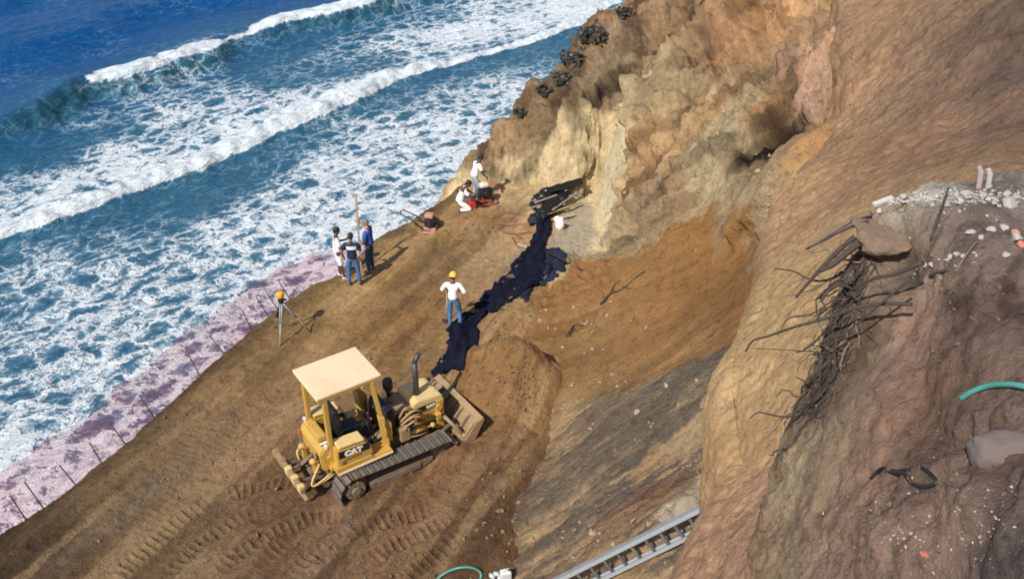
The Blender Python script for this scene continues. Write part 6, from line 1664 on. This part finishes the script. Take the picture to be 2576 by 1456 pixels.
# dead branches on the slopes
def branch(label, segs, key='cliff', r=.022, mat=DEAD):
    p0 = hit(segs[0][0][0], segs[0][0][1], [key])[0]; bm = bmesh.new()
    for s, pts in enumerate(segs):
        P = [hit(u, v, [key])[0] + Vector((0, 0, .05 + .05 * math.sin(i * 2 + s))) - p0 for i, (u, v) in enumerate(pts)]
        rr = r if s == 0 else r * .6; sp = spline(P, 5)
        tube(bm, sp, [rr * (1 - .6 * i / len(sp)) for i in range(len(sp))], 6)
    o = obj('dead_branch', bm, mat, None, True); o.location = p0; tag(o, label, 'branch'); return o
branch('dark forked dead branch lying on the sand fan', [[(1510, 770), (1535, 745), (1565, 728), (1600, 700), (1622, 688)], [(1535, 745), (1545, 720), (1560, 706)], [(1565, 728), (1590, 728)], [(1520, 760), (1518, 742), (1508, 735)]], r=.03)
branch('small dark twig low on the sand fan', [[(1424, 850), (1440, 830), (1446, 818), (1470, 822)], [(1440, 830), (1452, 838)]], r=.03)
branch('crooked dark twig standing out near the top of the sand fan', [[(1900, 588), (1903, 606), (1916, 610), (1922, 620)]], r=.022)

REDW = plain('reddish_twig', (0.24, 0.10, 0.06), .9, 0, .3, 14)
for lab, seg in [('reddish twig lying nearest the kneeling person', [[(1236, 552), (1270, 540), (1318, 543)]]), ('curved reddish twig above the pale stake', [[(1244, 566), (1290, 572), (1338, 560)], [(1290, 572), (1310, 584)]]), ('forked reddish twig at the foot of the timber pile', [[(1262, 586), (1300, 594), (1334, 584)], [(1290, 592), (1318, 604)]]), ('short reddish twig beside the pale stake', [[(1288, 600), (1296, 618), (1310, 630)]])]:
    branch(lab, seg, 'terrace', .022, REDW)

# ---- clods and gravel: countless, joined
def clods(name, label, spots, n, key, mat, smin, smax, seed):
    R = random.Random(seed); bm = bmesh.new()
    for k in range(n):
        u, v, su, sv = R.choice(spots); uu, vv = u + R.gauss(0, su), v + R.gauss(0, sv)
        if vv > 1500: continue
        p, nn, d = hit(uu, vv, [key]); s = smin + (smax - smin) * R.random() ** 4
        pts = [p + nn * s * .3 + Vector((R.uniform(-1, 1), R.uniform(-1, 1), R.uniform(-.6, .8))).normalized() * s * R.uniform(.7, 1.1) for _ in range(7)]
        vs = [bm.verts.new(q) for q in pts]
        try: bmesh.ops.convex_hull(bm, input=vs, use_existing_faces=False)
        except Exception: pass
    loose = [v for v in bm.verts if not v.link_faces]
    bmesh.ops.delete(bm, geom=loose, context='VERTS')
    o = obj(name, bm, mat); o['kind'] = 'stuff'; o['label'] = label; return o
CLOD = plain('earth_clod', (0.165, 0.112, 0.066), .95, 0, .35, 6)
clods('earth_clods', 'loose brown earth clods strewn over the terrace', [(1240, 1000, 70, 60), (1180, 1150, 60, 60), (1150, 1330, 120, 70), (900, 1350, 160, 60), (600, 1250, 150, 100), (1260, 850, 50, 60), (500, 1100, 120, 110), (1150, 560, 80, 30), (1000, 800, 120, 80), (1330, 980, 30, 60), (1290, 1200, 40, 90)], 1500, 'terrace', CLOD, .012, .075, 3)
clods('slope_stones', 'small stones scattered on the cliff and gully', [(1650, 1100, 110, 120), (1780, 1200, 50, 80), (1500, 930, 80, 70), (1450, 820, 60, 40), (1560, 1350, 120, 50), (1950, 460, 30, 60), (1700, 480, 120, 60)], 550, 'cliff', plain('slope_stone', (.30, .22, .15), .95, 0, .4, 5), .015, .09, 4)
clods('crust_rubble', 'pale crumbs of the broken crust along the top of the soil bank', [(2240, 506, 24, 5), (2320, 497, 36, 7), (2420, 494, 40, 8), (2510, 494, 40, 9), (2370, 506, 60, 9), (2190, 528, 14, 5)], 620, 'soil_bank', PALEROCK, .006, .034, 8)
clods('bank_gravel', 'white and grey specks of gravel on the near soil bank', [(2300, 1340, 120, 50), (2450, 520, 80, 40), (2350, 660, 90, 30), (2450, 1200, 100, 100), (2250, 1250, 130, 90), (2480, 1330, 80, 60)], 420, 'soil_bank', plain('bank_speck', (.40, .36, .33), .9, 0, .3, 6), .003, .014, 5)
clods('bank_clods', 'dark soil crumbs on the near bank', [(2300, 900, 150, 140), (2450, 700, 90, 90), (2150, 1150, 120, 150), (2400, 1250, 120, 120)], 420, 'soil_bank', plain('bank_crumb', (.13, .09, .072), .95, 0, .3, 6), .005, .030, 6)
